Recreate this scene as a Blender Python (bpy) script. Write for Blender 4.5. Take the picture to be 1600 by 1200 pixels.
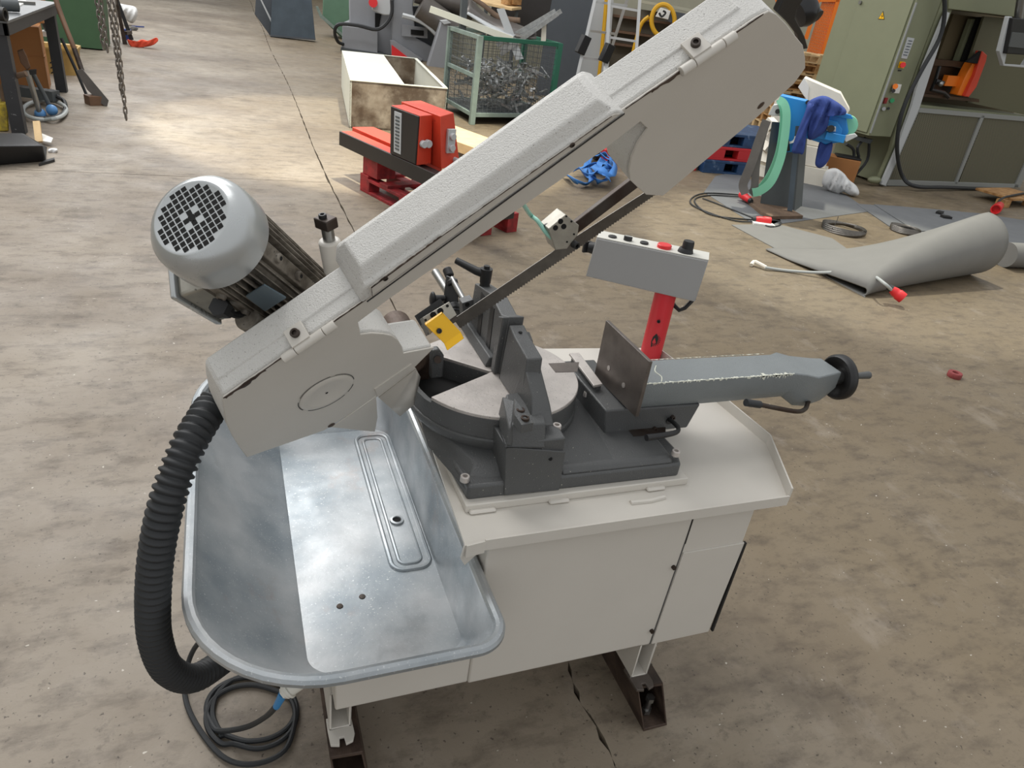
import bpy, bmesh, math, random
from mathutils import Vector as V, Matrix
import numpy as np
random.seed(7)
for o in list(bpy.data.objects): bpy.data.objects.remove(o)
COL = bpy.context.scene.collection
SC = bpy.context.scene
# ---------------------------------------------------------------- camera
F = 1110.0; CX, CY, H = 800.0, 600.0, 1.6
def _n(v): return v / np.linalg.norm(v)
_D = _n(np.array([503.-CX, 2596.-CY, F])); _y = np.array([331.-CX, -132.-CY, F])
_Y = _n(_y - _D*np.dot(_y, _D)); _X = np.cross(_Y, -_D); RW = np.array([_X, _Y, -_D]); CAM = np.array([0, 0, H])
cam_d = bpy.data.cameras.new('camera'); cam = bpy.data.objects.new('camera', cam_d); COL.objects.link(cam)
cam_d.sensor_width = 36; cam_d.lens = F/1600*36; cam_d.clip_end = 200; cam_d.clip_start = 0.05
cam.matrix_world = Matrix(((RW[0,0], -RW[0,1], -RW[0,2], 0), (RW[1,0], -RW[1,1], -RW[1,2], 0), (RW[2,0], -RW[2,1], -RW[2,2], H), (0,0,0,1)))
SC.camera = cam
# ---------------------------------------------------------------- light
def srgb(h):
    h = h.lstrip('#'); c = [int(h[i:i+2], 16)/255 for i in (0, 2, 4)]
    return tuple(((x+.055)/1.055)**2.4 if x > .04045 else x/12.92 for x in c) + (1,)
w = bpy.data.worlds.new('hall_daylight'); SC.world = w; w.use_nodes = True
w.node_tree.nodes['Background'].inputs[0].default_value = (0.97, 0.985, 1.0, 1)
w.node_tree.nodes['Background'].inputs[1].default_value = 0.80
def area(name, loc, target, sx, sy, power, col=(1,1,1)):
    d = bpy.data.lights.new(name, 'AREA'); d.shape = 'RECTANGLE'; d.size = sx; d.size_y = sy; d.energy = power; d.color = col
    o = bpy.data.objects.new(name, d); COL.objects.link(o); o.location = loc
    o.rotation_euler = (V(target)-V(loc)).to_track_quat('-Z', 'Y').to_euler(); return o
area('skylight_near', (-2.0, 6.5, 7.5), (-.5, 4.5, 0), 3, 9, 560, (1,.99,.98))
area('skylight_far', (-1.0, 17, 7.5), (0, 15, 0), 4, 14, 900, (1,.995,.98))
def spot(name, loc, target, power, deg, col, blend=.25, r=.12):
    d = bpy.data.lights.new(name, 'SPOT'); d.energy = power; d.spot_size = math.radians(deg); d.spot_blend = blend; d.color = col; d.shadow_soft_size = r
    o = bpy.data.objects.new(name, d); COL.objects.link(o); o.location = loc; o.rotation_euler = (V(target)-V(loc)).to_track_quat('-Z', 'Y').to_euler(); return o
spot('sun_patch_spot', (2.2, 5.2, 8.5), (1.5, 7.9, 0), 5200, 30, (1,.95,.78))  # added spot, stands in for skylight sun on the module and lattice box
spot('sun_patch_spot', (6.5, 7.5, 8.5), (5.0, 4.6, 0), 2600, 24, (1,.96,.80))  # added spot too: sun patch over the mat roll, no lamp hangs there
SC.view_settings.view_transform = 'Standard'; SC.view_settings.look = 'None'
SC.view_settings.exposure = 0.0; SC.view_settings.gamma = 1; SC.view_settings.use_curve_mapping = False
# ---------------------------------------------------------------- pixel rays to points at a real depth
def _ray(px, py): return RW @ _n(np.array([px-CX, py-CY, F]))
def GZ(px, py, z=0.): r = _ray(px, py); return V(CAM + (z-H)/r[2]*r)
def GY(px, py, y): r = _ray(px, py); return V(CAM + y/r[1]*r)
def GX(px, py, x): r = _ray(px, py); return V(CAM + x/r[0]*r)
def PL(px, py, p0, n):
    r = _ray(px, py); n = np.array(n); return V(CAM + np.dot(np.array(p0)-CAM, n)/np.dot(r, n)*r)
def GH(px, py, base):      # point over/under a ground point, seen at this pixel
    r = _ray(px, py); return V(CAM + math.hypot(base[0], base[1])/math.hypot(r[0], r[1])*r)
# ---------------------------------------------------------------- materials
def mat(name, col, rough=.5, metal=0., var=.0, vscale=6., dark=None, specks=0., sscale=60., speckcol='#2a2623', bump=0., bscale=120., stain=0., stscale=3., staincol='#4a3d30', ior=1.45, spec=.5, alpha=None, emit=None, rvar=0.):
    m = bpy.data.materials.new(name); m.use_nodes = True; nt = m.node_tree; N = nt.nodes; L = nt.links
    b = N['Principled BSDF']; b.inputs['Roughness'].default_value = rough; b.inputs['Metallic'].default_value = metal
    b.inputs['Specular IOR Level'].default_value = spec
    c = srgb(col); cur = None
    g = N.new('ShaderNodeNewGeometry')
    def noise(s, det=4, ro=.55):
        t = N.new('ShaderNodeTexNoise'); t.inputs['Scale'].default_value = s; t.inputs['Detail'].default_value = det; t.inputs['Roughness'].default_value = ro
        L.new(g.outputs['Position'], t.inputs['Vector']); return t.outputs['Fac']
    def ramp(fac, p0, p1, v0=0, v1=1):
        r = N.new('ShaderNodeMapRange'); r.inputs[1].default_value = p0; r.inputs[2].default_value = p1; r.inputs[3].default_value = v0; r.inputs[4].default_value = v1
        r.clamp = True; L.new(fac, r.inputs[0]); return r.outputs[0]
    def mix(fac, a, bb):
        x = N.new('ShaderNodeMix'); x.data_type = 'RGBA'; L.new(fac, x.inputs['Factor'])
        if isinstance(a, tuple): x.inputs[6].default_value = a
        else: L.new(a, x.inputs[6])
        if isinstance(bb, tuple): x.inputs[7].default_value = bb
        else: L.new(bb, x.inputs[7])
        return x.outputs[2]
    cur = c
    if var > 0:
        d = srgb(dark) if dark else tuple(x*(1-var) for x in c[:3])+(1,)
        cur = mix(ramp(noise(vscale, 6), .35, .65), d, cur if isinstance(cur, tuple) else cur)
    if stain > 0: cur = mix(ramp(noise(stscale, 7, .65), .62-stain*.25, .74-stain*.2, 0, .85), cur, srgb(staincol))
    if specks > 0: cur = mix(ramp(noise(sscale, 2, .5), .74-specks*.1, .78-specks*.1), cur, srgb(speckcol))
    if isinstance(cur, tuple): b.inputs['Base Color'].default_value = cur
    else: L.new(cur, b.inputs['Base Color'])
    if rvar > 0: L.new(ramp(noise(vscale*1.7, 5), .3, .7, max(rough-rvar, .05), rough+rvar), b.inputs['Roughness'])
    if bump > 0:
        bp = N.new('ShaderNodeBump'); bp.inputs['Strength'].default_value = bump; bp.inputs['Distance'].default_value = .004
        L.new(noise(bscale, 3), bp.inputs['Height']); L.new(bp.outputs[0], b.inputs['Normal'])
    if emit: b.inputs['Emission Color'].default_value = srgb(emit[0]); b.inputs['Emission Strength'].default_value = emit[1]
    if alpha: b.inputs['Alpha'].default_value = alpha
    return m
M = {}
def mm(k, *a, **kw): M[k] = mat(k, *a, **kw)
mm('saw_paint', '#c9c4bb', .45, var=.03, specks=.0, bump=.05, bscale=300)
mm('saw_cast', '#d0cec9', .5, var=.04, specks=.7, sscale=420, speckcol='#8d8984', bump=.5, bscale=430)
mm('cast_grey', '#505151', .45, var=.12, vscale=9, specks=.1, sscale=220, speckcol='#b9b5aa', bump=.3, bscale=300)
mm('cast_blue_grey', '#7b8081', .4, var=.08, vscale=12, bump=.35, bscale=300)
mm('chipped_paint', '#cfd0c2', .6)
mm('machined', '#c4bdb7', .42, .35, var=.2, vscale=14, specks=.6, sscale=330, speckcol='#4a443f', bump=.1, rvar=.12)
mm('machined_dark', '#6b635d', .42, .5, var=.25, vscale=18, specks=.5, sscale=300, speckcol='#3a3430', rvar=.12)
mm('steel', '#9a9a98', .3, .9, var=.1, vscale=20)
mm('blade_steel', '#6f6b66', .38, .8, var=.2, vscale=40)
mm('dark_steel', '#4a443f', .5, .6, var=.3, vscale=15, dark='#3a2c24')
mm('rust_steel', '#5d4d42', .6, .3, var=.4, vscale=14, dark='#33261f', bump=.3)
mm('zinc', '#b6b8b9', .42, .6, var=.26, vscale=5, dark='#8b9398', specks=.8, sscale=230, speckcol='#bdc0c1', rvar=.14, stain=.2, stscale=4, staincol='#a3968f', bump=.08, bscale=90)
mm('black', '#1b1b1c', .5, bump=.05)
mm('black_gloss', '#17181a', .28)
mm('rubber', '#26282a', .6)
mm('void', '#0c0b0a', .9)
mm('yellow', '#f7bd00', .4, var=.04)
mm('red', '#d8282c', .4)
mm('red_tube', '#d6303a', .4, var=.05)
mm('panel_grey', '#9d9c9b', .45)
mm('alu', '#a9a59a', .4, .6, var=.2, vscale=40, specks=.4)
mm('fan_cover', '#b9bcbc', .3, .55, var=.08, vscale=10, rvar=.06, stain=.12, stscale=12, staincol='#6a6a68')
mm('motor_cast', '#8c857a', .55, .2, var=.35, vscale=30, dark='#544d44', bump=.4, specks=.3)
mm('plate_blue', '#5a6a74', .35, .4, var=.1)
mm('cyan_hose', '#8fc4b4', .35)
mm('white_plastic', '#cfcdc4', .45)
mm('blue_plastic', '#2f7fb8', .4)
# ---------------------------------------------------------------- mesh builder
class MB:
    def __init__(s): s.v = []; s.f = []; s.m = []; s.mi = 0
    def add(s, vs, fs):
        k = len(s.v); s.v += [tuple(p) for p in vs]; s.f += [tuple(i+k for i in f) for f in fs]; s.m += [s.mi]*len(fs); return s
    def hexa(s, p):     # p: 4 bottom, 4 top (same order)
        return s.add(p, [(3,2,1,0), (4,5,6,7), (0,1,5,4), (1,2,6,5), (2,3,7,6), (3,0,4,7)])
    def bx(s, x0, x1, y0, y1, z0, z1, T=None):
        p = [V((x, y, z)) for z in (z0, z1) for x, y in ((x0,y0), (x1,y0), (x1,y1), (x0,y1))]
        if T: p = [T @ q for q in p]
        return s.hexa(p)
    def prism(s, pts, vec):
        n = len(pts); a = [V(p) for p in pts]; v = V(vec); b = [p+v for p in a]
        nr = V((0,0,0))
        for i in range(n): nr += a[i].cross(a[(i+1) % n])
        flip = nr.dot(v) > 0
        f0 = tuple(range(n)); f1 = tuple(range(n, 2*n))
        fs = [f0[::-1] if flip else f0, f1 if flip else f1[::-1]]
        for i in range(n):
            j = (i+1) % n; q = (i, j, n+j, n+i); fs.append(q if flip else q[::-1])
        return s.add(a+b, fs)
    def cyl(s, a, b, r, r2=None, n=20, caps=True):
        a = V(a); b = V(b); r2 = r if r2 is None else r2; d = (b-a).normalized(); x = d.orthogonal().normalized(); y = d.cross(x)
        vs = []
        for c, rr in ((a, r), (b, r2)): vs += [c + (x*math.cos(t)+y*math.sin(t))*rr for t in (2*math.pi*i/n for i in range(n))]
        fs = [(i, (i+1) % n, n+(i+1) % n, n+i) for i in range(n)]
        if caps: fs += [tuple(range(n))[::-1], tuple(range(n, 2*n))]
        return s.add(vs, fs)
    def lathe(s, o, ax, prof, n=32, a0=0, a1=2*math.pi):   # prof: (radius, height) pairs
        o = V(o); d = V(ax).normalized(); x = d.orthogonal().normalized(); y = d.cross(x); full = abs(a1-a0-2*math.pi) < 1e-6
        k = n if full else n+1; vs = []
        for r, h in prof: vs += [o + d*h + (x*math.cos(t)+y*math.sin(t))*max(r, 1e-5) for t in (a0+(a1-a0)*i/n for i in range(k))]
        fs = []
        for j in range(len(prof)-1):
            for i in range(n):
                a = j*k+i; b = j*k+(i+1) % k; fs.append((a, b, b+k, a+k))
        return s.add(vs, fs)
    def tube(s, pts, r, n=8, closed=False, sub=0, rs=None):
        P = [V(p) for p in pts]
        if sub: P = spline(P, sub, closed)
        m = len(P); up = None; vs = []
        for i in range(m):
            a = P[(i-1) % m] if (closed or i > 0) else P[i]; b = P[(i+1) % m] if (closed or i < m-1) else P[i]
            d = (b-a).normalized()
            if up is None: up = d.orthogonal().normalized()
            up = (up - d*up.dot(d)).normalized(); q = d.cross(up); rr = rs(i/(m-1)) if rs else r
            vs += [P[i] + (up*math.cos(t)+q*math.sin(t))*rr for t in (2*math.pi*j/n for j in range(n))]
        fs = []
        for i in range(m if closed else m-1):
            for j in range(n):
                a = i*n+j; b = i*n+(j+1) % n; c = ((i+1) % m)*n; fs.append((a, b, c+(j+1) % n, c+j))
        if not closed: fs += [tuple(range(n))[::-1], tuple(range((m-1)*n, m*n))]
        return s.add(vs, fs)
    def sphere(s, c, r, sc=(1,1,1), n=16, k=10):
        c = V(c); vs = []
        for j in range(k+1):
            ph = math.pi*j/k
            for i in range(n):
                t = 2*math.pi*i/n; vs.append(c + V((math.sin(ph)*math.cos(t)*sc[0], math.sin(ph)*math.sin(t)*sc[1], -math.cos(ph)*sc[2]))*r)
        return s.add(vs, [(j*n+i, j*n+(i+1) % n, (j+1)*n+(i+1) % n, (j+1)*n+i) for j in range(k) for i in range(n)])
    def grid(s, fn, nu, nv, thick=None):
        vs = [V(fn(i/nu, j/nv)) for j in range(nv+1) for i in range(nu+1)]
        fs = [(j*(nu+1)+i, j*(nu+1)+i+1, (j+1)*(nu+1)+i+1, (j+1)*(nu+1)+i) for j in range(nv) for i in range(nu)]
        return s.add(vs, fs)
    def build(s, name, m, parent=None, bevel=0, angle=35, solid=0, sub=0, flat=False, seg=2):
        me = bpy.data.meshes.new(name); me.from_pydata(s.v, [], s.f)
        ms = m if isinstance(m, (list, tuple)) else [m]
        for k in ms: me.materials.append(M[k] if isinstance(k, str) else k)
        if len(ms) > 1: me.polygons.foreach_set('material_index', s.m)
        bm = bmesh.new(); bm.from_mesh(me); bmesh.ops.remove_doubles(bm, verts=bm.verts, dist=1e-5); bmesh.ops.recalc_face_normals(bm, faces=bm.faces); bm.to_mesh(me); bm.free()
        if not flat: me.polygons.foreach_set('use_smooth', [True]*len(me.polygons)); me.set_sharp_from_angle(angle=math.radians(angle))
        o = bpy.data.objects.new(name, me); COL.objects.link(o)
        if solid: md = o.modifiers.new('thickness', 'SOLIDIFY'); md.thickness = solid; md.offset = 0
        if bevel: md = o.modifiers.new('edge_wear', 'BEVEL'); md.width = bevel; md.segments = seg; md.limit_method = 'ANGLE'; md.angle_limit = math.radians(40); md.harden_normals = False
        if sub: md = o.modifiers.new('smooth', 'SUBSURF'); md.levels = sub; md.render_levels = sub
        if parent is not None: par(o, parent)
        return o
def par(o, p):
    o.parent = p; o.matrix_parent_inverse = Matrix.Translation(p.location).inverted()      # parts are built in world coordinates
    return o
def spline(P, k, closed=False):
    out = []; n = len(P)
    for i in range(n if closed else n-1):
        g = lambda j: P[j % n] if closed else P[max(0, min(n-1, j))]
        p0, p1, p2, p3 = g(i-1), g(i), g(i+1), g(i+2)
        for a in range(k):
            t = a/k; out.append(.5*((2*p1)+(p2-p0)*t+(2*p0-5*p1+4*p2-p3)*t*t+(3*p1-p0-3*p2+p3)*t**3))
    if not closed: out.append(P[-1])
    return out
def rrect(x0, x1, y0, y1, r, k=8):   # rounded rectangle, r: four corner radii (x1y1, x0y1, x0y0, x1y0)
    if not isinstance(r, (list, tuple)): r = [r]*4
    out = []
    for (cx, cy, a, rr) in ((x1-r[0], y1-r[0], 0, r[0]), (x0+r[1], y1-r[1], 90, r[1]), (x0+r[2], y0+r[2], 180, r[2]), (x1-r[3], y0+r[3], 270, r[3])):
        for i in range(k+1): t = math.radians(a+90*i/k); out.append((cx+rr*math.cos(t), cy+rr*math.sin(t)))
    return out
def thing(name, loc, label, cat, group=None):
    o = bpy.data.objects.new(name, None); COL.objects.link(o); o.location = loc; o.empty_display_size = .1
    return tag(o, label, cat, group)
def tag(o, label, cat, group=None):
    o['label'] = label; o['category'] = cat
    if group: o['group'] = group
    return o
def lab(o, l): o['label'] = l; return o
def struct(o): o['kind'] = 'structure'; return o
def box(name, m, parent, x0, x1, y0, y1, z0, z1, bevel=0, T=None): return MB().bx(x0, x1, y0, y1, z0, z1, T).build(name, m, parent, bevel)
def rod(name, m, parent, a, b, r, r2=None, n=16): return MB().cyl(a, b, r, r2, n).build(name, m, parent)
def bolt(name, c, d, r, h, parent, m='steel'):
    d = V(d).normalized(); b = MB(); c = V(c); b.lathe(c, d, [(0,0), (r*1.0,0), (r,h*.9), (r*.9,h), (r*.55,h), (r*.5,h*.3), (0,h*.3)], 14)
    return b.build(name, m, parent)
# ---------------------------------------------------------------- floor (slabs with ragged joints between them)
fl = bpy.data.materials.new('concrete'); fl.use_nodes = True; nt = fl.node_tree; N = nt.nodes; L = nt.links; bs = N['Principled BSDF']
g = N.new('ShaderNodeNewGeometry')
def nz_(s, d=6, r=.6, sc=None):
    t = N.new('ShaderNodeTexNoise'); t.inputs['Scale'].default_value = s; t.inputs['Detail'].default_value = d; t.inputs['Roughness'].default_value = r
    if sc: mp = N.new('ShaderNodeMapping'); mp.inputs['Scale'].default_value = sc; L.new(g.outputs['Position'], mp.inputs[0]); L.new(mp.outputs[0], t.inputs['Vector'])
    else: L.new(g.outputs['Position'], t.inputs['Vector'])
    return t.outputs['Fac']
def rg(f, a, b, c=0, d=1):
    r = N.new('ShaderNodeMapRange'); [r.inputs[i+1].__setattr__('default_value', v) for i, v in enumerate((a, b, c, d))]; L.new(f, r.inputs[0]); return r.outputs[0]
def mx(f, a, b):
    x = N.new('ShaderNodeMix'); x.data_type = 'RGBA'
    for i, v in ((0, f), (6, a), (7, b)):
        if isinstance(v, (tuple, float)): x.inputs[i].default_value = v
        else: L.new(v, x.inputs[i])
    return x.outputs[2]
c = mx(rg(nz_(.9, 7, .6), .3, .7), srgb('#7e7365'), srgb('#9a9082'))
c = mx(rg(nz_(.35, 4), .42, .6, 0, .6), c, srgb('#5d5146'))
sx = N.new('ShaderNodeSeparateXYZ'); L.new(g.outputs['Position'], sx.inputs[0])
wob = nz_(.5, 4); ad = N.new('ShaderNodeMath'); ad.operation = 'MULTIPLY_ADD'; L.new(wob, ad.inputs[0]); ad.inputs[1].default_value = 3.0; L.new(sx.outputs[0], ad.inputs[2])
c = mx(rg(ad.outputs[0], 1.3, 3.6, 0, .8), c, srgb('#74664f'))       # the floor right of the joint is browner and dirtier
c = mx(rg(nz_(6, 6, .7, (1, 2.2, 1)), .48, .68, 0, .55), c, srgb('#463c33'))
c = mx(rg(nz_(1.6, 5, .7), .55, .68, 0, .45), c, srgb('#41372e'))
c = mx(rg(nz_(3.1, 6, .7, (1.5, 1, 1)), .56, .7, 0, .35), c, srgb('#9c9285'))
c = mx(rg(nz_(22, 4, .7), .58, .72, 0, .5), c, srgb('#4b4239'))
c = mx(rg(nz_(70, 3, .6), .64, .70, 0, .75), c, srgb('#383029'))
c = mx(rg(nz_(45, 2, .5, (1, 1.3, 1)), .73, .76, 0, .8), c, srgb('#c9c2b6'))
L.new(c, bs.inputs['Base Color']); L.new(rg(nz_(2.2, 5), .3, .7, .42, .72), bs.inputs['Roughness']); bs.inputs['Specular IOR Level'].default_value = .4
bp = N.new('ShaderNodeBump'); bp.inputs['Strength'].default_value = .35; bp.inputs['Distance'].default_value = .006; L.new(nz_(30, 5, .7), bp.inputs['Height']); L.new(bp.outputs[0], bs.inputs['Normal'])
M['concrete'] = fl
mm('joint', '#5a5044', .9, var=.4, vscale=20, bump=.5)
fo = struct(MB().bx(-14, 22, -6, 40, -.20, -.022).build('floor', 'joint'))
rnd = random.Random(3)
def jx(y): return .80 - .035*max(0, min(1, (1.8-y)/1.2)) + (.012*math.sin(y*23) if y < 1.8 else 0) + .018*math.sin(y*.7) + .012*(y > 6.1)*(y-6.1)
JY = [-6+i*.2 for i in range(30)] + [i*.035 for i in range(1, 60)] + [2.1+i*.11 for i in range(345)]
def rag(k): return rnd.uniform(-k, k)
yj = 6.11
lowj = [(jx(y)-.005+rag(.010 if y < 2 else .005), y) for y in JY if y < yj-.02]
uppj = [(jx(y)-.005+rag(.005), y) for y in JY if y > yj+.02]
rj = [(jx(y)+.005+rag(.010 if y < 2 else .005), y) for y in JY]
xs = [-14 + i*.15 for i in range(0, 99)]
s1 = [(-14, -6)] + lowj + [(jx(yj)-.01, yj-.005)] + [(x, yj-.004+rag(.002)) for x in reversed(xs) if x < .78]
s2 = [(x, yj+.004+rag(.002)) for x in xs if x < .78] + [(jx(yj)-.01, yj+.005)] + uppj + [(jx(40), 40), (-14, 40)]
s3 = list(reversed(rj)) + [(jx(-6), -6), (22, -6), (22, 40)]
for sp in (s1, s2, s3): MB().prism([(x, y, 0) for x, y in sp], (0, 0, -.021)).build('slab', 'concrete', fo, flat=True)
# ================================================================= BAND SAW
saw = thing('band_saw', (.6, 1.3, 0), 'large light-grey metal-cutting band saw with raised arm and galvanised pan in the foreground', 'band saw')
# --- arm frame: u along the arm, w across it (up-left), n out of the cover
a_, b_ = math.radians(36.3), math.radians(36)
U = V((math.cos(a_), 0, math.sin(a_))); W = V((-math.sin(a_)*math.cos(b_), -math.sin(b_), math.cos(a_)*math.cos(b_))); NN = V((math.sin(b_)*math.sin(a_), -math.cos(b_), -math.sin(b_)*math.cos(a_)))
O = V((.44, 1.29, .98)) + NN*.05
def A(u, w, n=0.): return O + U*u + W*w + NN*n
# cabinet
FY = .956
cab = MB(); cab.bx(.425, 1.062, FY, 1.60, .265, .693)
cab.bx(.14, .425, FY+.002, 1.60, .268, .395)
co = cab.build('cabinet', 'saw_paint', saw, bevel=.004)
dr = MB().prism([(.897, FY-.004, .560), (.889, FY-.004, .268), (1.055, FY-.004, .268), (1.064, FY-.004, .560)], (0, .006, 0)).build('door', 'saw_paint', co, bevel=.0015)
rod('screw', 'dark_steel', dr, (.883, FY-.007, .519), (.883, FY, .519), .005)
rod('screw', 'dark_steel', dr, (.879, FY-.007, .315), (.879, FY, .315), .005)
MB().bx(1.0635, 1.0685, FY-.006, FY+.002, .269, .560).build('rubber_strip', 'black', dr)
MB().bx(.8935, .8965, FY-.0015, FY+.01, .585, .655).build('slot', 'black', co)
MB().prism([(.886, FY-.0012, .266), (.8885, FY-.0012, .266), (.8975, FY-.0012, .690), (.895, FY-.0012, .690)], (0, .002, 0)).build('seam', 'cast_grey', co)
# sheet tray on the cabinet with folded rim
tr = MB()
outl = [GZ(722,850,.70), GZ(748,836,.70), GZ(1220,772,.70), GZ(1180,686,.70), GZ(1118,630,.70), V((1.09,1.64,.70)), V((.60,1.66,.70)), V((.44,1.50,.70))]
outl = [V((.367,.925,.70)), V((.405,.93,.70)), V((1.115,.93,.70)), V((1.21,1.13,.70)), V((1.20,1.33,.70)), V((1.16,1.66,.70)), V((.62,1.70,.70)), V((.40,1.55,.70))]
tr.prism([p-V((0,0,.006)) for p in outl], (0,0,.006))
def flange(mb, a, b, h0, h1, t=.004):
    d = (b-a).normalized(); nrm = V((d.y, -d.x, 0))*t
    mb.hexa([a+V((0,0,h0)), b+V((0,0,h0)), b+V((0,0,h0))+nrm, a+V((0,0,h0))+nrm, a+V((0,0,h1)), b+V((0,0,h1)), b+V((0,0,h1))+nrm, a+V((0,0,h1))+nrm])
flange(tr, outl[0], outl[1], -.022, .006); flange(tr, outl[1], outl[2], -.016, .009)
for i in (2, 3, 4): flange(tr, outl[i], outl[i+1], -.006, .028)
tr.prism([outl[0]+V((-.002,0,.004)), outl[0]+V((-.006,.002,-.03)), V((.372,.932,-.052+.70)), V((.405,.932,.684)), V((.42,.932,.70))], (0, .006, 0))
to = tr.build('tray_top', 'saw_paint', saw, bevel=.0015)
# drain groove pressed into tray top
gv = MB(); gv.tube([GZ(985,786,.7010), GZ(1015,783,.7010), GZ(1038,777,.7010)], .006, 8); gv.build('pressed_rib', 'saw_paint', to)
for (x0, x1) in ((.40,.455), (.57,.615), (.80,.845)): box('weld', 'saw_paint', to, x0, x1, 1.008, 1.022, .7, .708, .004)
box('riser_plate', 'saw_paint', saw, .393, .905, 1.018, 1.50, .70, .718, .002)
# --- feet tubes
for k, (x0, y1) in enumerate(((.864, 1.55), (.135, 1.55))):
    fx0, fx1 = x0, x0+.045; m_ = MB()
    y0 = .957 if k == 0 else 1.0
    z0, z1 = .148, .268
    for (q0, q1, r0, r1) in ((fx0, fx0+.004, z0, z1), (fx1-.004, fx1, z0, z1), (fx0, fx1, z0, z0+.004), (fx0, fx1, z1-.004, z1)): m_.bx(q0, q1, y0, y1, r0, r1)
    ft = m_.build('foot_tube', 'saw_paint', saw, bevel=.001)
    pl = [(fx0-.004, y0), (fx0-.002, y0-.035), (fx0+.016, y0-.04), (fx0+.018, y0-.022), (fx0+.028, y0-.022), (fx0+.03, y0-.04), (fx1, y0-.036), (fx1+.006, y0-.02), (fx1+.004, y0+.03), (fx0-.004, y0+.03)]
    MB().prism([(x, y, .1405) for x, y in pl], (0, 0, .0075)).build('foot_plate', 'saw_paint' if k else 'machined_dark', ft, bevel=.001)
# --- galvanised pan
RIMZ = .60
def ring(s):
    e = lambda a, b: a + (b-a)*s
    return rrect(e(-.109,.088), e(.409,.398), e(.775,.935), e(1.90,1.76), [e(.08,.05), e(.26,.05), e(.235,.05), e(.055,.035)], 12)
lv = [0, .03, .1, .2, .32, .45, .58, .7, .82, .91, .97, 1.0]
pan = MB(); vs = []; fs = []
for s_ in lv:
    z = RIMZ - .185*(1-(1-s_)**1.35) if s_ < 1 else RIMZ-.187
    vs += [V((x, y, z)) for x, y in ring(s_)]
n_ = len(ring(0))
for j in range(len(lv)-1):
    for i in range(n_): a = j*n_+i; b = j*n_+(i+1) % n_; fs.append((a, b, b+n_, a+n_))
# floor of the pan with the pressed channel: a grid
fs.append(tuple(range((len(lv)-1)*n_, len(lv)*n_)))
pan.add(vs, fs)
po = pan.build('chip_pan', 'zinc', saw, angle=28, solid=.003)
rim = MB(); rim.tube([V((x, y, RIMZ+.002)) for x, y in ring(0)], .0115, 10, closed=True); rim.build('rolled_rim', 'zinc', po)
PZ = RIMZ-.187
for (d, r, z) in ((0, .0065, 0), (.019, .005, 0)):
    g1 = MB(); g1.tube([V((x, y, PZ+.0005)) for x, y in rrect(.298+d, .388-d, 1.175+d, 1.73-d, max(.028-d*.6, .01), 6)], r, 8, closed=True); g1.build('pressed_bead', 'zinc', po)
dc = GZ(620, 813, PZ+.003); dn = MB(); dn.lathe(dc, (0,0,1), [(.0,-.001), (.010,-.001), (.011,.004), (.0165,.003), (.018,-.002)], 24); 
d_ = dn.build('drain_ring', 'zinc', po); MB().lathe(dc, (0,0,1), [(0,.0005), (.0105,.0005)], 20).build('drain_hole', 'void', d_)
for px, py in ((566,932), (531,947)):
    c_ = GZ(px, py, PZ+.002); rv = MB(); rv.lathe(c_, (0,0,1), [(0,.0015), (.003,.0015), (.0065,.001), (.0075,-.001)], 14); rv.build('rivet', 'dark_steel', po)
# --- base casting
bc = MB()
bc.prism([(.40,1.035,.716), (.885,1.030,.716), (.905,1.08,.716), (.90,1.48,.716), (.40,1.48,.716), (.392,1.12,.716)], (0,0,.035))
bc.hexa([V(p) for p in ((.60,1.035,.75), (.868,1.032,.75), (.895,1.50,.75), (.60,1.50,.75), (.60,1.048,.764), (.865,1.046,.764), (.885,1.48,.770), (.60,1.48,.770))])
bc.hexa([V(p) for p in ((.58,1.06,.762), (.73,1.05,.762), (.80,1.48,.762), (.58,1.5,.762), (.60,1.11,.787), (.68,1.10,.787), (.73,1.46,.787), (.6,1.48,.787))])
bco = bc.build('base_casting', 'cast_grey', saw, bevel=.006)
dm = MB(); C0 = (.525, 1.285)
dm.lathe((C0[0], C0[1], 0), (0,0,1), [(0,.716), (.135,.716), (.150,.735), (.172,.765), (.190,.792), (.190,.806), (.12,.806), (.12,.76), (0,.76)], 64)
dm.hexa([V(p) for p in ((.398,1.04,.735), (.50,1.035,.735), (.55,1.2,.735), (.36,1.2,.735), (.43,1.09,.765), (.50,1.085,.775), (.55,1.2,.795), (.345,1.24,.795))])
dm.build('base_drum', 'cast_grey', saw, bevel=.004, angle=50)
for px, py, z in ((726,748,.752), (1055,708,.765), (869,668,.835), (915,616,.80)):
    bolt('socket_screw', GZ(px, py+3, z), (0,0,1), .0095 if px != 915 else .006, .012, bco, 'machined')
rib = MB().hexa([V(p) for p in ((.425,1.09,.752), (.47,1.04,.74), (.476,1.045,.79), (.42,1.12,.79), (.43,1.10,.757), (.475,1.05,.752), (.478,1.055,.80), (.43,1.125,.80))])
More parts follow.
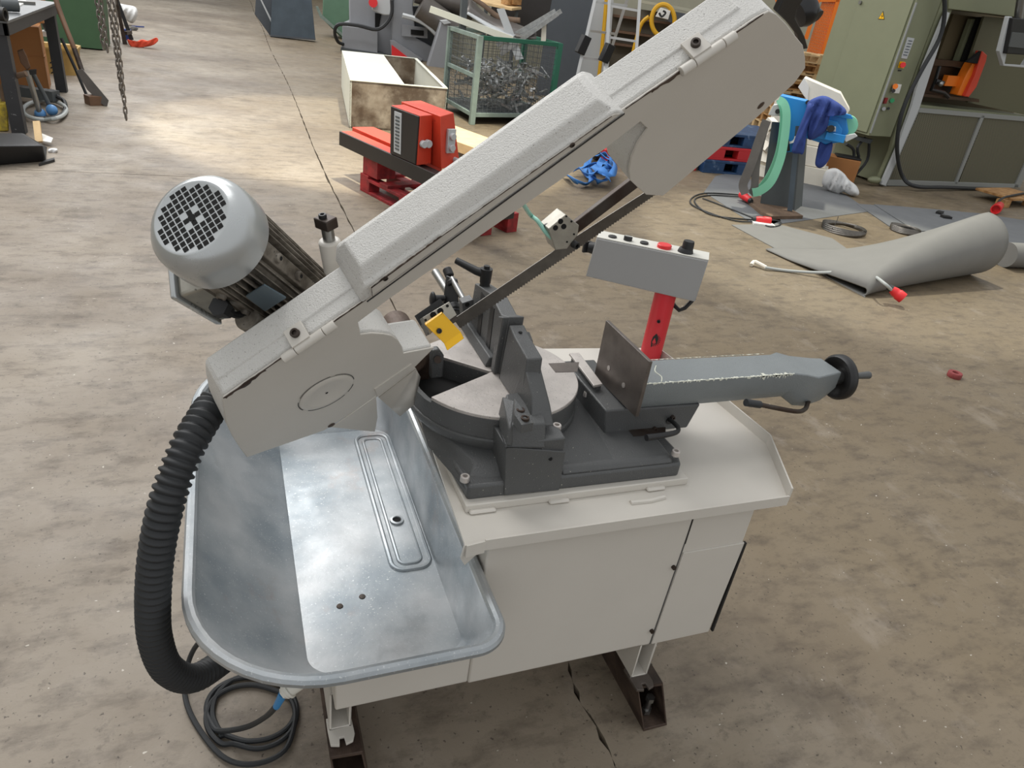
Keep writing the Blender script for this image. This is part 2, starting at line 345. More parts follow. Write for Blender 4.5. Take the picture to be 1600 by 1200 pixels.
# --- turntable with V opening
def disc_outline(r, a0=-158, a1=158, k=64): return [(C0[0]+r*math.cos(math.radians(a0+(a1-a0)*i/k)), C0[1]+r*math.sin(math.radians(a0+(a1-a0)*i/k))) for i in range(k+1)]
p_low = GZ(684, 616, .86); p_up = GZ(694, 558, .86)
al = math.degrees(math.atan2(p_low.y-C0[1], p_low.x-C0[0])); au = math.degrees(math.atan2(p_up.y-C0[1], p_up.x-C0[0]))
ol = disc_outline(.187, al, au) + [(.505, 1.300), (.515, 1.292), (.585, 1.292), (.585, 1.288), (.515, 1.288), (.505, 1.280)]
tt = MB(); tt.mi = 0; tt.prism([(x, y, .852) for x, y in ol], (0,0,.008)); tt.mi = 1; tt.prism([(x, y, .806) for x, y in ol], (0,0,.0465))
tto = tt.build('turntable', ['machined', 'cast_grey'], saw, bevel=.0015)
MB().lathe((C0[0], C0[1], 0), (0,0,1), [(.187,.806), (.187,.845), (.176,.845), (.176,.806)], 30, math.radians(0), math.radians(360)).build('ring', 'cast_grey', tto)
# hollow throat between turntable edges
MB().lathe((C0[0], C0[1], 0), (0,0,1), [(0,.808), (.175,.808)], 40).build('throat_floor', 'void', tto)
MB().prism([GZ(905,566,.8602), GZ(857,568,.8602), GZ(868,582,.8602), GZ(902,581,.8602)], (0,0,.0006)).build('recess', 'machined_dark', tto)
nt_ = MB().bx(-.018, .018, -.008, .008, -.006, .0008, Matrix.Translation(GZ(760,648,.856)) @ Matrix.Rotation(math.radians(-22), 4, 'Z')); nt_.build('stop_notch', 'cast_grey', tto, bevel=.001)
# --- fixed jaw, rear half
xj = .53
def X_(px, py, x=xj): return GX(px, py, x)
j1 = MB(); prof = [V((xj,1.295,.860)), V((xj,1.292,.993)), V((xj,1.318,.987)), V((xj,1.388,1.012)), V((xj,1.485,.992)), V((xj,1.50,.862))]
prof = [V((xj,1.272,.861)), V((xj,1.262,1.004)), V((xj,1.305,.990)), V((xj,1.385,1.005)), V((xj,1.495,.985)), V((xj,1.515,.861))]
j1.prism(prof, (.036,0,0)); j1.prism([V((xj-.012,1.275,.861)), V((xj-.012,1.263,1.003)), V((xj-.012,1.292,.993)), V((xj-.012,1.296,.861))], (.03,0,0))
j1.prism([V((xj-.02,1.31,.861)), V((xj-.012,1.31,.884)), V((xj-.012,1.53,.884)), V((xj-.02,1.53,.861))], (.03,0,0))
j1o = j1.build('fixed_jaw', 'cast_grey', saw, bevel=.0025)
for yy in (1.36, 1.43): box('groove', 'black', j1o, xj-.0012, xj+.004, yy-.012, yy+.012, .884, .985)
# clamping lever
lv_ = MB(); c_ = V((xj+.014, 1.465, .987)); lv_.cyl(c_, c_+V((0,0,.014)), .013, .011); lv_.cyl(c_+V((0,0,.012)), c_+V((0,0,.046)), .013, .0145); lv_.cyl(c_+V((0,0,.046)), c_+V((0,0,.053)), .007)
e_ = PL(713, 407, c_+V((0,.05,0)), (0,1,0)); lv_.tube([c_+V((0,0,.034)), c_+V((-.02,.01,.036)), e_], .008, 10, rs=lambda t: .012-.004*t)
lv_.build('clamping_lever', 'black', saw, angle=50)
# --- fixed jaw, front half with mounting block
j2 = MB(); xf = .528
j2.prism([V((xf,1.255,.861)), V((xf,1.250,.992)), V((xf,1.215,.983)), V((xf,1.135,.972)), V((xf-.004,1.12,.862)), ], (.034,0,0))
j2.prism([V((xf,1.255,.861)), V((xf,1.252,.975)), V((xf,1.225,.965)), V((xf,1.21,.862))], (.05,0,0))
j2.hexa([GY(791,698,1.03), GY(852,701,1.03), V((.565,1.15,.835)), V((.50,1.15,.835)), GY(800,664,1.04), GY(853,661,1.05), V((.566,1.15,.892)), V((.50,1.15,.885))])
j2.hexa([V((.522,1.06,.862)), V((.572,1.055,.862)), V((.585,1.17,.862)), V((.522,1.17,.862)), V((.528,1.085,.915)), GY(859,632,1.09), V((.563,1.145,.952)), V((.528,1.145,.955))])
j2.prism([V(p) for p in ((.50,1.035,.845), (.592,1.035,.845), (.592,1.065,.848), (.577,1.085,.848), (.572,1.11,.848), (.55,1.13,.848))], (0,0,-.04))
j2.hexa([GY(791,698,1.03), GY(801,698,1.03), V((.50,1.12,.84)), V((.475,1.12,.84)), GY(795,670,1.035), GY(800,668,1.035), V((.50,1.10,.90)), V((.480,1.12,.90))])
j2o = j2.build('fixed_jaw', 'cast_grey', saw, bevel=.003)
bk = MB(); q = [GY(788,774,1.03), GY(874,766,1.03), GY(884,706,1.03), GY(791,699,1.03)]
bk.prism(q, (0,.09,0)); bko = bk.build('jaw_block', 'cast_grey', saw, bevel=.002)
rod('pin_hole', 'void', bko, GY(860,717,1.0285), GY(860,717,1.034), .004)
MB().prism([GZ(804,622,.925), GZ(812,632,.92), GZ(834,660,.905), GZ(815,664,.905), GZ(804,648,.91)], (0,0,-.02)).build('screw_seat', 'cast_grey', j2o, bevel=.001)
for px, py, z in ((813,643,.911), (820,656,.906)): bolt('socket_screw', GZ(px, py, z), (0,0,1), .0085, .006, j2o, 'dark_steel')
rod('hole', 'void', j2o, V((.545,1.225,.985)), V((.545,1.225,.9872)), .004)
# --- moving jaw, slide, screw housing
yv = 1.15
sl = MB()
sl.prism([V((.752,yv,.757)), V((.973,yv,.757)), V((.992,yv,.821)), V((.742,yv,.825))], (0,.19,0))
slo = sl.build('vise_slide', 'cast_grey', saw, bevel=.004)
pt = MB().prism([V((.790,1.105,.832)), V((.790,1.105,.968)), V((.790,1.308,.968)), V((.790,1.308,.822))], (.009,0,0)).build('moving_jaw_plate', 'machined_dark', saw, bevel=.0012)
for px, py in ((951,575), (974,602)): p = GX(px, py, .7895); rod('hole', 'machined', pt, p-V((.0006,0,0)), p+V((.001,0,0)), .006)
MB().prism([V((.757,1.39,.842)), V((.784,1.39,.842)), V((.773,1.235,.842)), V((.748,1.23,.842))], (0,0,-.006)).build('guide_strip', 'machined', saw, bevel=.001)
MB().prism([V((.763,1.385,.836)), V((.78,1.385,.836)), V((.77,1.235,.836)), V((.755,1.23,.836))], (0,0,-.05)).build('guide_web', 'cast_grey', saw)
def sec(x, y0, y1, z0, z1, c1, zc): return [V((x,y0+c1,z0)), V((x,y1,z0)), V((x,y1,z1)), V((x,y0,z1)), V((x,y0,z0+zc))]
def loft(mb, secs):
    n = len(secs[0]); vs = [p for q_ in secs for p in q_]; fs = [tuple(range(n)), tuple(range((len(secs)-1)*n, len(secs)*n))]
    for j in range(len(secs)-1):
        for i in range(n): a = j*n+i; b = j*n+(i+1) % n; fs.append((a, b, b+n, a+n))
    mb.add(vs, fs)
hb = MB(); S0 = sec(.80,1.14,1.245,.813,.893,.022,.032); S1 = sec(1.235,1.14,1.24,.817,.893,.020,.028)
S2 = sec(1.262,1.13,1.25,.80,.893,.012,.03); S3 = sec(1.30,1.13,1.245,.795,.884,.012,.03); S4 = sec(1.355,1.14,1.225,.80,.885,.012,.03); S5 = sec(1.385,1.145,1.22,.812,.885,.015,.03)
loft(hb, [S0, S1, S2, S3, S4, S5]); hbo = hb.build('screw_housing', 'cast_blue_grey', saw, bevel=.003)
pr = MB(); rr2 = random.Random(9)
def chips(x0, x1, y, z, sy, amp, n):
    vs = []
    for i in range(n+1):
        x = x0+(x1-x0)*i/n; w1 = amp*rr2.random()**2; w2 = amp*.9*rr2.random()**2; vs += [V((x, y+sy*w1, z+.0006)), V((x, y-sy*.0006, z+.0003)), V((x, y-sy*.0006, z-w2))]
    pr.add(vs, [(3*i+k, 3*i+3+k, 3*i+4+k, 3*i+1+k) for i in range(n) for k in (0, 1)])
chips(.81, 1.23, 1.14, .893, 1, .006, 120); chips(1.13, 1.22, 1.14, .893, 1, .014, 40); chips(.81, 1.22, 1.245, .893, -1, .003, 90)
pr.tube([V((.862,1.143,.8932)), V((.875,1.165,.8934)), V((.873,1.19,.8934)), V((.89,1.215,.8934))], .0013, 5, sub=4)
po_ = pr.build('chipped_paint', 'chipped_paint', hbo); po_['kind'] = 'stuff'; lab(po_, 'worn pale paint chips along the edges')
# hand wheel
hc = V((1.405, 1.17, .856)); hw = MB(); prof = [(.0,0), (.016,0), (.016,.006), (.034,.002), (.042,-.006), (.052,-.009), (.0575,-.002), (.0575,.011), (.051,.017), (.043,.015), (.036,.010), (.016,.016), (.012,.03), (0,.03)]
hw.lathe(hc, (1,0,0), prof, 40); hwo = hw.build('hand_wheel', 'black', saw, angle=50); rod('screw_end', 'steel', saw, (1.38,1.17,.856), (1.41,1.17,.856), .02)
hh = MB(); h0 = hc+V((.01,-.02,.012)); hh.cyl(h0, h0+V((.03,0,0)), .006); hh.cyl(h0+V((.022,0,0)), h0+V((.072,0,0)), .0075, .010); hh.build('handle', 'cast_grey', hwo, bevel=.002)
ql = MB(); pts = [V((1.33,1.16,.80)), GY(1262,630,1.13), GY(1258,639,1.11), GY(1246,643,1.09), GY(1215,638,1.08), GY(1172,629,1.08)]
ql.tube(pts, .0055, 10, sub=4); qlo = ql.build('release_lever', 'dark_steel', saw); rod('grip', 'rubber', qlo, V(pts[5])+V((-.012,0,.001)), V(pts[5])+(V(pts[4])-V(pts[5]))*.35, .0085)
# clamping handle at the slide
cl = MB(); pts = [GY(1044,655,1.155), GY(1052,660,1.12), GY(1060,670,1.09), GY(1052,677,1.07), GY(1010,684,1.06)]
cl.tube(pts, .0055, 10, sub=5, rs=lambda t: .0050+.0025*max(0, t-.6)/.4); cl.cyl(V(pts[0])+V((0,.01,0)), V(pts[0])-V((0,.008,0)), .009); cl.build('slide_lever', 'black', saw)
MB().hexa([GY(987,672,1.148), GY(1040,668,1.148), GY(1040,668,1.148)+V((0,.02,0)), GY(987,672,1.148)+V((0,.02,0)), GY(990,682,1.125), GY(1040,678,1.125), GY(1040,678,1.125)+V((0,.03,0)), GY(990,682,1.125)+V((0,.03,0))]).build('slide_plate', 'dark_steel', saw)
for px, py in ((1050,651), (1022,669)): bolt('screw', GY(px, py, 1.15), (0,-1,0), .005, .008, slo, 'dark_steel')
# --- rods behind (length stop) and stop holder
rods = MB(); rods.cyl(GY(680,425,1.75), GY(741,520,1.50), .011); rods.build('stop_rod', 'steel', saw)
a = GY(706,435,1.62); b = GY(736,490,1.50); MB().cyl(a, b, .0075).build('thread_rod', 'steel', saw)
st = MB(); a1 = GY(698,420,1.66); st.tube([a1, GY(703,432,1.64)], .012, 12); st.cyl(GY(706,438,1.62), GY(708,446,1.61), .014)
st.cyl(GY(706,478,1.57), GY(709,487,1.555), .02); st.hexa([GY(692,474,1.60), GY(717,484,1.56), GY(717,484,1.61), GY(692,474,1.64), GY(697,430,1.63), GY(715,436,1.60), GY(715,436,1.64), GY(697,430,1.66)]); st.cyl(GY(703,483,1.57), GY(708,494,1.55), .024)
sto = st.build('stop_holder', 'black', saw, bevel=.003)
kn = MB(); kc = GY(676,468,1.60); kn.cyl(kc, GY(695,466,1.60), .012, .008); kn.sphere(kc, .016, (.5,1,1.3)); kn.build('knob', 'black', sto)
eb = MB(); q = [GY(*p, 1.46) for p in ((722,474),(740,468),(742,492),(724,500))]; eb.prism(q, (0,.03,0)); ebo = eb.build('rod_clamp', 'cast_grey', saw, bevel=.0015)
for px, py in ((730,476),(732,488)): p = GY(px, py, 1.4595); rod('hole', 'void', ebo, p-V((0,.0008,0)), p+V((0,.003,0)), .0055)
# --- blade
bl = MB(); vs = []; fs = []
P0 = V((.415,1.29,.958)); dd = V((math.cos(a_),0,math.sin(a_))); up0 = V((-math.sin(a_),0,math.cos(a_)))
P0 = V((.430,1.29,.975)); Lb = .50; nb = 150
for i in range(nb+1):
    t = i/nb; tw = max(0, (t-.55)/.45)*.45; up = (up0*math.cos(tw) + V((0,-1,0))*math.sin(tw)*1).normalized()
    c = P0 + dd*(Lb*t); vs += [c+up*.019, c-up*(.010 if i % 2 else .0068)]
k = len(vs)
nrmb = V((0,-.0009,0)); vs2 = [v+nrmb for v in vs]+[v-nrmb for v in vs]
for i in range(nb):
    a, b, c, d = 2*i, 2*i+2, 2*i+3, 2*i+1; fs += [(a, b, c, d), (a+k, d+k, c+k, b+k), (a, a+k, b+k, b), (d, c, c+k, d+k)]
bl.add(vs2, fs); bl.build('saw_blade', 'blade_steel', saw, flat=True)
# --- arm: cast frame + sheet cover
cov = [(-.367,.393), (-.385,.365), (-.41,.32), (-.432,.27), (-.452,.215), (-.471,.158), (-.348,.057), (-.313,.056), (-.224,.048), (-.124,.067), (-.072,.092), (-.122,.150), (-.1145,.18), (-.111,.21), (-.113,.24), (-.121,.264), (-.133,.29), (-.148,.31), (-.135,.350), (-.07,.357), (.14,.362), (.339,.367), (.41,.377), (.425,.345), (.407,.325), (.394,.295), (.388,.257), (.391,.22), (.405,.183), (.426,.130), (.467,.080), (.68,.140), (.755,.172), (.772,.20), (.762,.235), (.745,.28), (.717,.325), (.69,.37), (.66,.415), (.642,.435), (.615,.440), (.379,.436), (-.1,.397)]
ca = MB(); ca.prism([A(u, w, -.004) for u, w in cov], NN*-.072)
cao = ca.build('arm_casting', 'saw_cast', saw, bevel=.006, angle=30)
cv = MB(); cv.prism([A(u*1.0, w+.001, 0) for u, w in cov], NN*-.0035); cvo = cv.build('arm_cover', 'saw_paint', saw, bevel=.0012)
# soft ridge along the top of the frame
for (u0, u1, wa, wb2) in ((.375, .618, .4355, .4405), (-.362, -.085, .3932, .3972)):
    rd = MB(); rd.hexa([A(u0,wa-.004,-.026), A(u1,wb2-.004,-.026), A(u1-.004,wb2-.004,-.0755), A(u0,wa-.004,-.0755), A(u0,wa+.0022,-.031), A(u1-.01,wb2+.0022,-.031), A(u1-.012,wb2+.002,-.073), A(u0,wa+.002,-.073)]); rd.build('top_ridge', 'saw_cast', cao, bevel=.0015)
# raised housing on the top
hu = MB(); hp = [(-.108,.40), (-.092,.430), (-.085,.4345), (-.04,.4365), (.16,.443), (.355,.4515), (.366,.450), (.381,.432), (.379,.425)]
hu.prism([A(u, w, .003) for u, w in hp], NN*-.09)
hp2 = [(-.075,.434), (-.06,.452), (.34,.466), (.362,.449)]
vs = [A(u, w, .003) for u, w in hp2]
hu.hexa([A(-.092,.431,-.003), A(.364,.4495,-.003), A(.364,.4495,-.084), A(-.092,.431,-.084), A(-.075,.452,-.020), A(.350,.467,-.020), A(.350,.467,-.072), A(-.075,.452,-.072)])
hu.build('arm_hump', 'saw_cast', saw, bevel=.007, angle=30, seg=3)
# seam lines of bare dark metal where the cover meets the frame
def ragged(pa, pb, wd, name, m, par_, n=40, amp=.6, off=.0):
    rr2 = random.Random(4); mb = MB(); vs = []
    for i in range(n+1):
        t = i/n; u = pa[0]+(pb[0]-pa[0])*t; w_ = pa[1]+(pb[1]-pa[1])*t; h = wd*(1+amp*rr2.uniform(-1,1)*(.4+.6*math.sin(t*9)**2)); k_ = pa[2]+(pb[2]-pa[2])*t
        vs += [A(u, w_, k_), A(u, w_+h, k_-off)]
    mb.add(vs, [(2*i, 2*i+2, 2*i+3, 2*i+1) for i in range(n)]); return mb.build(name, m, par_, solid=.0006)
ragged((-.368,.3918,.0006), (-.10,.3975,.0006), .0028, 'seam', 'rust_steel', cvo); ragged((.383,.4355,.0008), (.63,.4385,.0008), .0026, 'seam', 'rust_steel', cvo)
ragged((-.366,.3925,.0008), (-.29,.394,.0008), -.006, 'worn_edge', 'rust_steel', cvo, 14, .9); ragged((.43,.436,.0009), (.50,.437,.0009), -.0045, 'worn_edge', 'rust_steel', cvo, 14, .9)
ragged((-.100,.398,.0052), (.378,.4325,.0052), .0035, 'gap', 'black', cvo, 30, .1)
ragged((-.088,.4045,.0068), (-.080,.4275,.0062), .002, 'worn_edge', 'rust_steel', cvo, 14, .5); ragged((-.080,.4275,.0062), (.05,.4375,.0062), .0032, 'worn_edge', 'rust_steel', cvo, 40, .8); ragged((.05,.4375,.0062), (.355,.4495,.0062), .0016, 'worn_edge', 'rust_steel', cvo, 60, .9)
hs = MB(); hs.prism([A(u, w, .0045) for u, w in [(-.088,.404), (-.083,.4285), (-.04,.434), (.16,.4405), (.352,.449), (.362,.447), (.372,.438), (.16,.4235), (-.04,.410)]], NN*-.003)
hs.build('hump_side', 'saw_paint', cvo, bevel=.001)
for u, w in ((-.055,.426), (.285,.4435)): bolt('screw', A(u, w, .004), NN, .0042, .003, cvo, 'dark_steel')
# knock-out disc in the cover
kc = A(-.272,.2,0); kd = MB(); kd.lathe(kc, NN, [(0,.0008), (.03,.0008), (.036,.0028), (.046,.0035), (.052,.001)], 48); kdo = kd.build('knock_out_disc', 'saw_paint', cvo, angle=60)
for a0, a1 in ((10,95), (105,130), (150,215), (225,300), (315,355)):
    gr = MB(); gr.lathe(kc, NN, [(.0535,.0006), (.0550,.0008)], 20, math.radians(a0), math.radians(a1)); gr.build('slot', 'black', kdo)
MB().lathe(kc, NN, [(0,.0014), (.0028,.0014)], 12).build('hole', 'void', kdo)
for u, w in ((-.33,.055), (.68,.17)):
    x = MB(); x.lathe(A(u, w+.006, .0006), NN, [(0,.001), (.004,.001), (.008,0)], 9); x.build('chip', 'rust_steel', cvo)
# hinges
for u0, w0 in ((-.222,.3975), (.515,.4425)):
    h = MB(); n = .003; h.cyl(A(u0-.035, w0-.002, .004), A(u0-.012, w0-.002, .004), .0075); h.cyl(A(u0-.011, w0-.002, .004), A(u0+.040, w0-.002, .004), .0075); h.cyl(A(u0+.041, w0-.002, .004), A(u0+.062, w0-.002, .004), .0075)
    h.prism([A(u0-.012, w0+.001, .002), A(u0+.02, w0+.001, .002), A(u0+.02, w0+.008, .002), A(u0-.012, w0+.008, .002)], NN*-.032)
    ho = h.build('hinge', 'saw_paint', cao, bevel=.0008)
    bolt('socket_screw', A(u0+.004, w0+.008, -.015), W, .0075, .006, cao, 'dark_steel')
# blade-entry deflectors under the lower wheel cover
df = MB(); n1 = .0
df.prism([A(-.30,.056,-.002), A(-.225,.010,-.002), A(-.205,.050,-.002), A(-.224,.05,-.002)], NN*.003)
f1 = [PL(*p, A(0,0,.001), NN) for p in ((519,668), (586,675), (590,652), (588,619))]
df = MB(); df.prism(f1, NN*-.003); df.build('deflector_plate', 'saw_paint', saw, bevel=.001)
df = MB(); f2 = [PL(*p, A(0,0,.002), NN) for p in ((586,608), (643,569), (650,577), (592,621))]; f3 = [PL(*p, A(0,0,.03), NN) for p in ((657,589), (647,632), (625,650), (611,638))]
f2b = [PL(592,621, A(0,0,.004), NN), PL(650,577, A(0,0,.004), NN)]
df.prism([f2[0], f2[1], f2[2], f2[3]], NN*-.003)
df.add([f2b[0], f2b[1], f3[0], f3[1], f3[2], f3[3]], [(0,1,2,3,4,5)]); dfo = df.build('chip_deflector', 'saw_paint', saw, solid=.002)
# --- lower guide block and yellow guard
def Rg(px, py, n): return PL(px, py, A(0,0,n), NN)
lg = MB(); q = [PL(*p, (.43,1.27,.98), (0,-.86,.5)) for p in ((660,496), (702,471), (714,492), (672,522))]; v3 = V((0,.03,-.02))
lg.prism(q, v3); lgo = lg.build('guide_block', 'alu', saw, bevel=.001)
for px, py, r in ((677,492,.0065), (688,486,.0065), (665,500,.0025), (699,478,.003)): p = PL(px, py, (.43,1.2695,.98), (0,-.86,.5)); rod('hole', 'void', lgo, p+V((0,-.001,.0005)), p+V((0,.002,-.001)), r)
gd2 = MB(); q = [PL(*p, (.43,1.30,.98), (0,-.86,.5)) for p in ((650,492), (688,466), (700,485), (662,512))]; gd2.prism(q, v3*.4); gd2.build('guide_carrier', 'black', saw)
yg = MB(); pn = (.1,-.86,.35); yp = lambda px, py, y=1.235: PL(px, py, (.42,y,.96), pn)
yg.prism([yp(665,508), yp(692,490), yp(714,517), yp(695,539), yp(691,532)], V((0,.0025,0)))
yg = MB()
q1 = [yp(665,508), yp(692,490), yp(720,519), yp(694,537)]; q2 = [yp(694,537), yp(720,519), yp(725,529), yp(699,548,1.225)]
yg.prism(q1, V((0,.003,0))); yg.prism(q2, V((0,.003,0))); yg.prism([q1[0], q1[1], q1[1]+V((0,.010,.000)), q1[0]+V((0,.010,.000))], V((0,0,-.002)))
ygo = yg.build('yellow_guard', 'yellow', saw, bevel=.0012); lab(ygo, 'bent yellow blade guard'); p = yp(686,517,1.2345); bolt('socket_screw', p, (0,-.9,.3), .0055, .003, ygo, 'black')
cl2 = MB(); q = [PL(*p, (.46,1.275,.98), (0,-.86,.5)) for p in ((694,488), (706,482), (717,500), (704,508))]; cl2.prism(q, v3*.8); cl2.build('carbide_guide', 'dark_steel', saw, bevel=.001)
# pivot yoke seen in the opening
yk = MB(); q = [GY(*p, 1.30) for p in ((674,560), (676,548), (686,546), (694,556), (692,590), (673,592))]; yk.prism(q, V((0,.02,0))); yko = yk.build('pivot_lug', 'cast_grey', saw, bevel=.003); rod('pin', 'dark_steel', yko, GY(684,562,1.292), GY(684,562,1.31), .008)
ck = MB(); ck.cyl(V((.35,1.33,.875)), V((.35,1.52,.875)), .035, n=32); ck.bx(.315, .40, 1.36, 1.52, .76, .875); ck.build('pivot_housing', 'rust_steel', saw, bevel=.006)
# --- upper guide bar and block
gbm = MB(); g0 = GY(862,376,1.36); g1 = GY(1003,268,1.36); dv = (g1-g0).normalized(); upv = V((-math.sin(a_),0,math.cos(a_)))
gbm.hexa([g0-upv*.026, g1-upv*.026, g1-upv*.026+V((0,.016,0)), g0-upv*.026+V((0,.016,0)), g0, g1, g1+V((0,.016,.0)), g0+V((0,.016,0))])
gbo = gbm.build('guide_bar', 'dark_steel', saw, bevel=.002)
ub = MB(); q = [GY(*p, 1.27) for p in ((857,358), (884,335), (905,352), (903,367), (886,389), (868,391))]; ub.prism(q, V((0,.045,0))); ubo = ub.build('guide_block', 'alu', saw, bevel=.0015)
for px, py, r in ((876,346,.0055), (868,356,.0055), (881,354,.0055), (893,346,.0022), (897,366,.002), (885,338,.002), (886,378,.002)): p = GY(px, py, 1.2695); rod('hole', 'void', ubo, p-V((0,.0006,0)), p+V((0,.002,0)), r)
bolt('knurled_screw', GY(896,381,1.272), (.3,-.9,-.1), .008, .012, ubo, 'black')
hz = MB(); hz.tube([A(.195,.36,-.06), GY(826,332,1.33), GY(840,345,1.31), GY(852,362,1.29), GY(862,372,1.28)], .0045, 10, sub=6); hz.build('coolant_hose', 'cyan_hose', saw)
# return strut of the arm behind (round tube visible beneath the beam)
bt = MB(); bt.cyl(A(-.10,.285,-.15), A(-.01,.10,-.18), .026, n=24); bt.build('hydraulic_cylinder', 'rust_steel', saw)
# --- tension bracket and ball knob at the raised end
tb = MB(); q = [A(.66,.43,-.078), A(.69,.40,-.078), A(.735,.32,-.078), A(.765,.25,-.078), A(.80,.25,-.078), A(.79,.30,-.078), A(.775,.36,-.078), A(.79,.46,-.078), A(.72,.50,-.078), A(.66,.48,-.078)]
q = [PL(*p, A(0,0,-.075), NN) for p in ((1214,20), (1228,-10), (1262,-10), (1246,14), (1243,28), (1258,58), (1263,76), (1252,78), (1246,55), (1233,38))]
tb.prism(q, NN*-.012); tbo = tb.build('tension_bracket', 'black', saw, bevel=.002)
tk = MB(); c = PL(1262, 10, A(0,0,-.12), NN); tk.cyl(c, c+NN*.03, .012); tk.lathe(c-U*.02, U, [(0,-.01), (.026,-.006), (.032,.006), (.032,.016), (.026,.026), (0,.03)], 28); tk.build('tension_knob', 'black_gloss', tbo, angle=50)
sk = MB(); c = A(.672,.118,-.045); sk.lathe(c, -W, [(0,-.01), (.013,-.01), (.013,.012), (.010,.016), (0,.016)], 20); sk.build('cover_knob', 'dark_steel', saw)
# --- rear adjuster
ad_ = MB(); UP = (V((0,0,1))+W*.45-NN*.1).normalized(); b0 = A(-.128,.325,-.115); ad_.cyl(b0, b0+UP*.062, .018, n=24); ado = ad_.build('adjuster_lug', 'saw_paint', saw, bevel=.004)
b1 = b0+UP*.062; rod('pipe', 'steel', ado, b1, b1+UP*.025, .010); m_ = MB(); m_.bx(-.012,.012,-.015,.015,0,.018, Matrix.Translation(b1+UP*.022) @ UP.to_track_quat('Z','X').to_matrix().to_4x4()); m_.build('nut_block', 'dark_steel', ado, bevel=.002)
bolt('socket_screw', b1+UP*.04+U*-.004, UP, .0065, .008, ado, 'black')
# --- motor, axis along W, behind the casting
mo = lambda t, r=0, a=0: A(-.23, t, -.18) + (U*math.cos(a)+NN*math.sin(a))*r
mbd = MB(); mbd.cyl(mo(.14), mo(.50), .060, n=40)
mbo = mbd.build('motor', 'motor_cast', saw)
for i in range(40):
    an = 2*math.pi*i/40
    if i in (4,5,6,14,15,16): continue
    e = (U*math.cos(an)+NN*math.sin(an)); tn = (-U*math.sin(an)+NN*math.cos(an)); f = MB(); p = mo(.17); q = mo(.485)
    f.hexa([p+e*.056-tn*.0018, p+e*.056+tn*.0018, p+e*.076+tn*.001, p+e*.076-tn*.001, q+e*.056-tn*.0018, q+e*.056+tn*.0018, q+e*.076+tn*.001, q+e*.076-tn*.001]); f.build('cooling_fin', 'motor_cast', mbo, flat=True)
for an in (5*2*math.pi/40, 15*2*math.pi/40):
    e = (U*math.cos(an)+NN*math.sin(an)); tn = (-U*math.sin(an)+NN*math.cos(an)); f = MB(); p = mo(.19); q = mo(.485)
    f.hexa([p+e*.056-tn*.012, p+e*.056+tn*.012, p+e*.073+tn*.012, p+e*.073-tn*.012, q+e*.056-tn*.012, q+e*.056+tn*.012, q+e*.073+tn*.012, q+e*.073-tn*.012])
    for t in (.36,.43): f.cyl(mo(t)+e*.070, mo(t)+e*.080, .009, .0075, 12)
    fo_ = f.build('mounting_rail', 'motor_cast', mbo, bevel=.002)
    for t in (.36,.43): rod('bolt_hole', 'void', fo_, mo(t)+e*.0797, mo(t)+e*.0806, .0035)
fc = MB(); fc.lathe(mo(.475), W, [(.080,0), (.0805,.010), (.080,.034), (.077,.052), (.068,.064), (.059,.0705), (.056,.0715), (.0535,.0700), (.0,.0700)], 64)
fco = fc.build('fan_cover', 'fan_cover', mbo, angle=60)
ho_ = MB(); fz = mo(.475+.0703); kk = .0097
for i in range(-6, 7):
    for j in range(-6, 7):
        x, y = i*kk, j*kk
        if math.hypot(x, y) > .0545-.005 or (abs(i), abs(j)) in ((1,1),) or (i == 0 and abs(j) == 1 and False): continue
        h_ = kk*.40; c = fz+U*x+NN*y; ho_.add([c-U*h_-NN*h_, c+U*h_-NN*h_, c+U*h_+NN*h_, c-U*h_+NN*h_], [(0,1,2,3)])
ho_.cyl(fz+W*.0002, fz+W*.0004, .006, n=16)
hob = ho_.build('grille_openings', 'void', fco, flat=True); hob['kind'] = 'stuff'
for an in (-35, 200): e = (U*math.cos(math.radians(an))+NN*math.sin(math.radians(an))); bolt('screw', mo(.485)+e*.080, e, .005, .004, fco)
# name plate, terminal box, cable gland
e = (U*math.cos(.62)+NN*math.sin(.62)); 
an = math.radians(118); e = (U*math.cos(an)+NN*math.sin(an)); tn = (-U*math.sin(an)+NN*math.cos(an))
pp = MB(); q = [PL(*p, mo(.36)+e*.080, e) for p in ((384,464), (413,446), (447,466), (414,487))]; pp.prism(q, -e*.003); lab(pp.build('name_plate', 'plate_blue', mbo, bevel=.0005), 'blank blue-grey rating plate')
tx = MB(); an = math.radians(200); e = (U*math.cos(an)+NN*math.sin(an)); tn = (-U*math.sin(an)+NN*math.cos(an))
def tp(t, r, s): return mo(t)+e*r+tn*s
tx.hexa([tp(.32,.05,-.045), tp(.32,.05,.045), tp(.43,.05,.045), tp(.43,.05,-.045), tp(.315,.100,-.05), tp(.315,.100,.05), tp(.435,.100,.05), tp(.435,.100,-.05)])
txo = tx.build('terminal_box', 'alu', mbo, bevel=.006); tl = MB(); tl.hexa([tp(.31,.100,-.054), tp(.31,.100,.051), tp(.44,.100,.054), tp(.44,.100,-.054), tp(.312,.112,-.051), tp(.312,.112,.051), tp(.438,.112,.051), tp(.438,.112,-.051)]); tl.build('lid', 'fan_cover', txo, bevel=.003)
gl = MB(); g0 = PL(341,478, A(0,0,-.125), NN); gl.cyl(g0, g0-W*.014, .017, n=6); gl.cyl(g0-W*.014, g0-W*.03, .014, .011, n=8); gl.tube([g0-W*.03, g0-W*.05+U*.005, g0-W*.09+U*.02-NN*.02], .006, 8, sub=3); gl.build('cable_gland', 'black', txo); g2 = MB(); gc2 = PL(392,500, A(0,0,-.12), NN); g2.cyl(gc2-W*.03, gc2+W*.014, .022, n=24); g2.build('gear_flange', 'motor_cast', saw, bevel=.003)
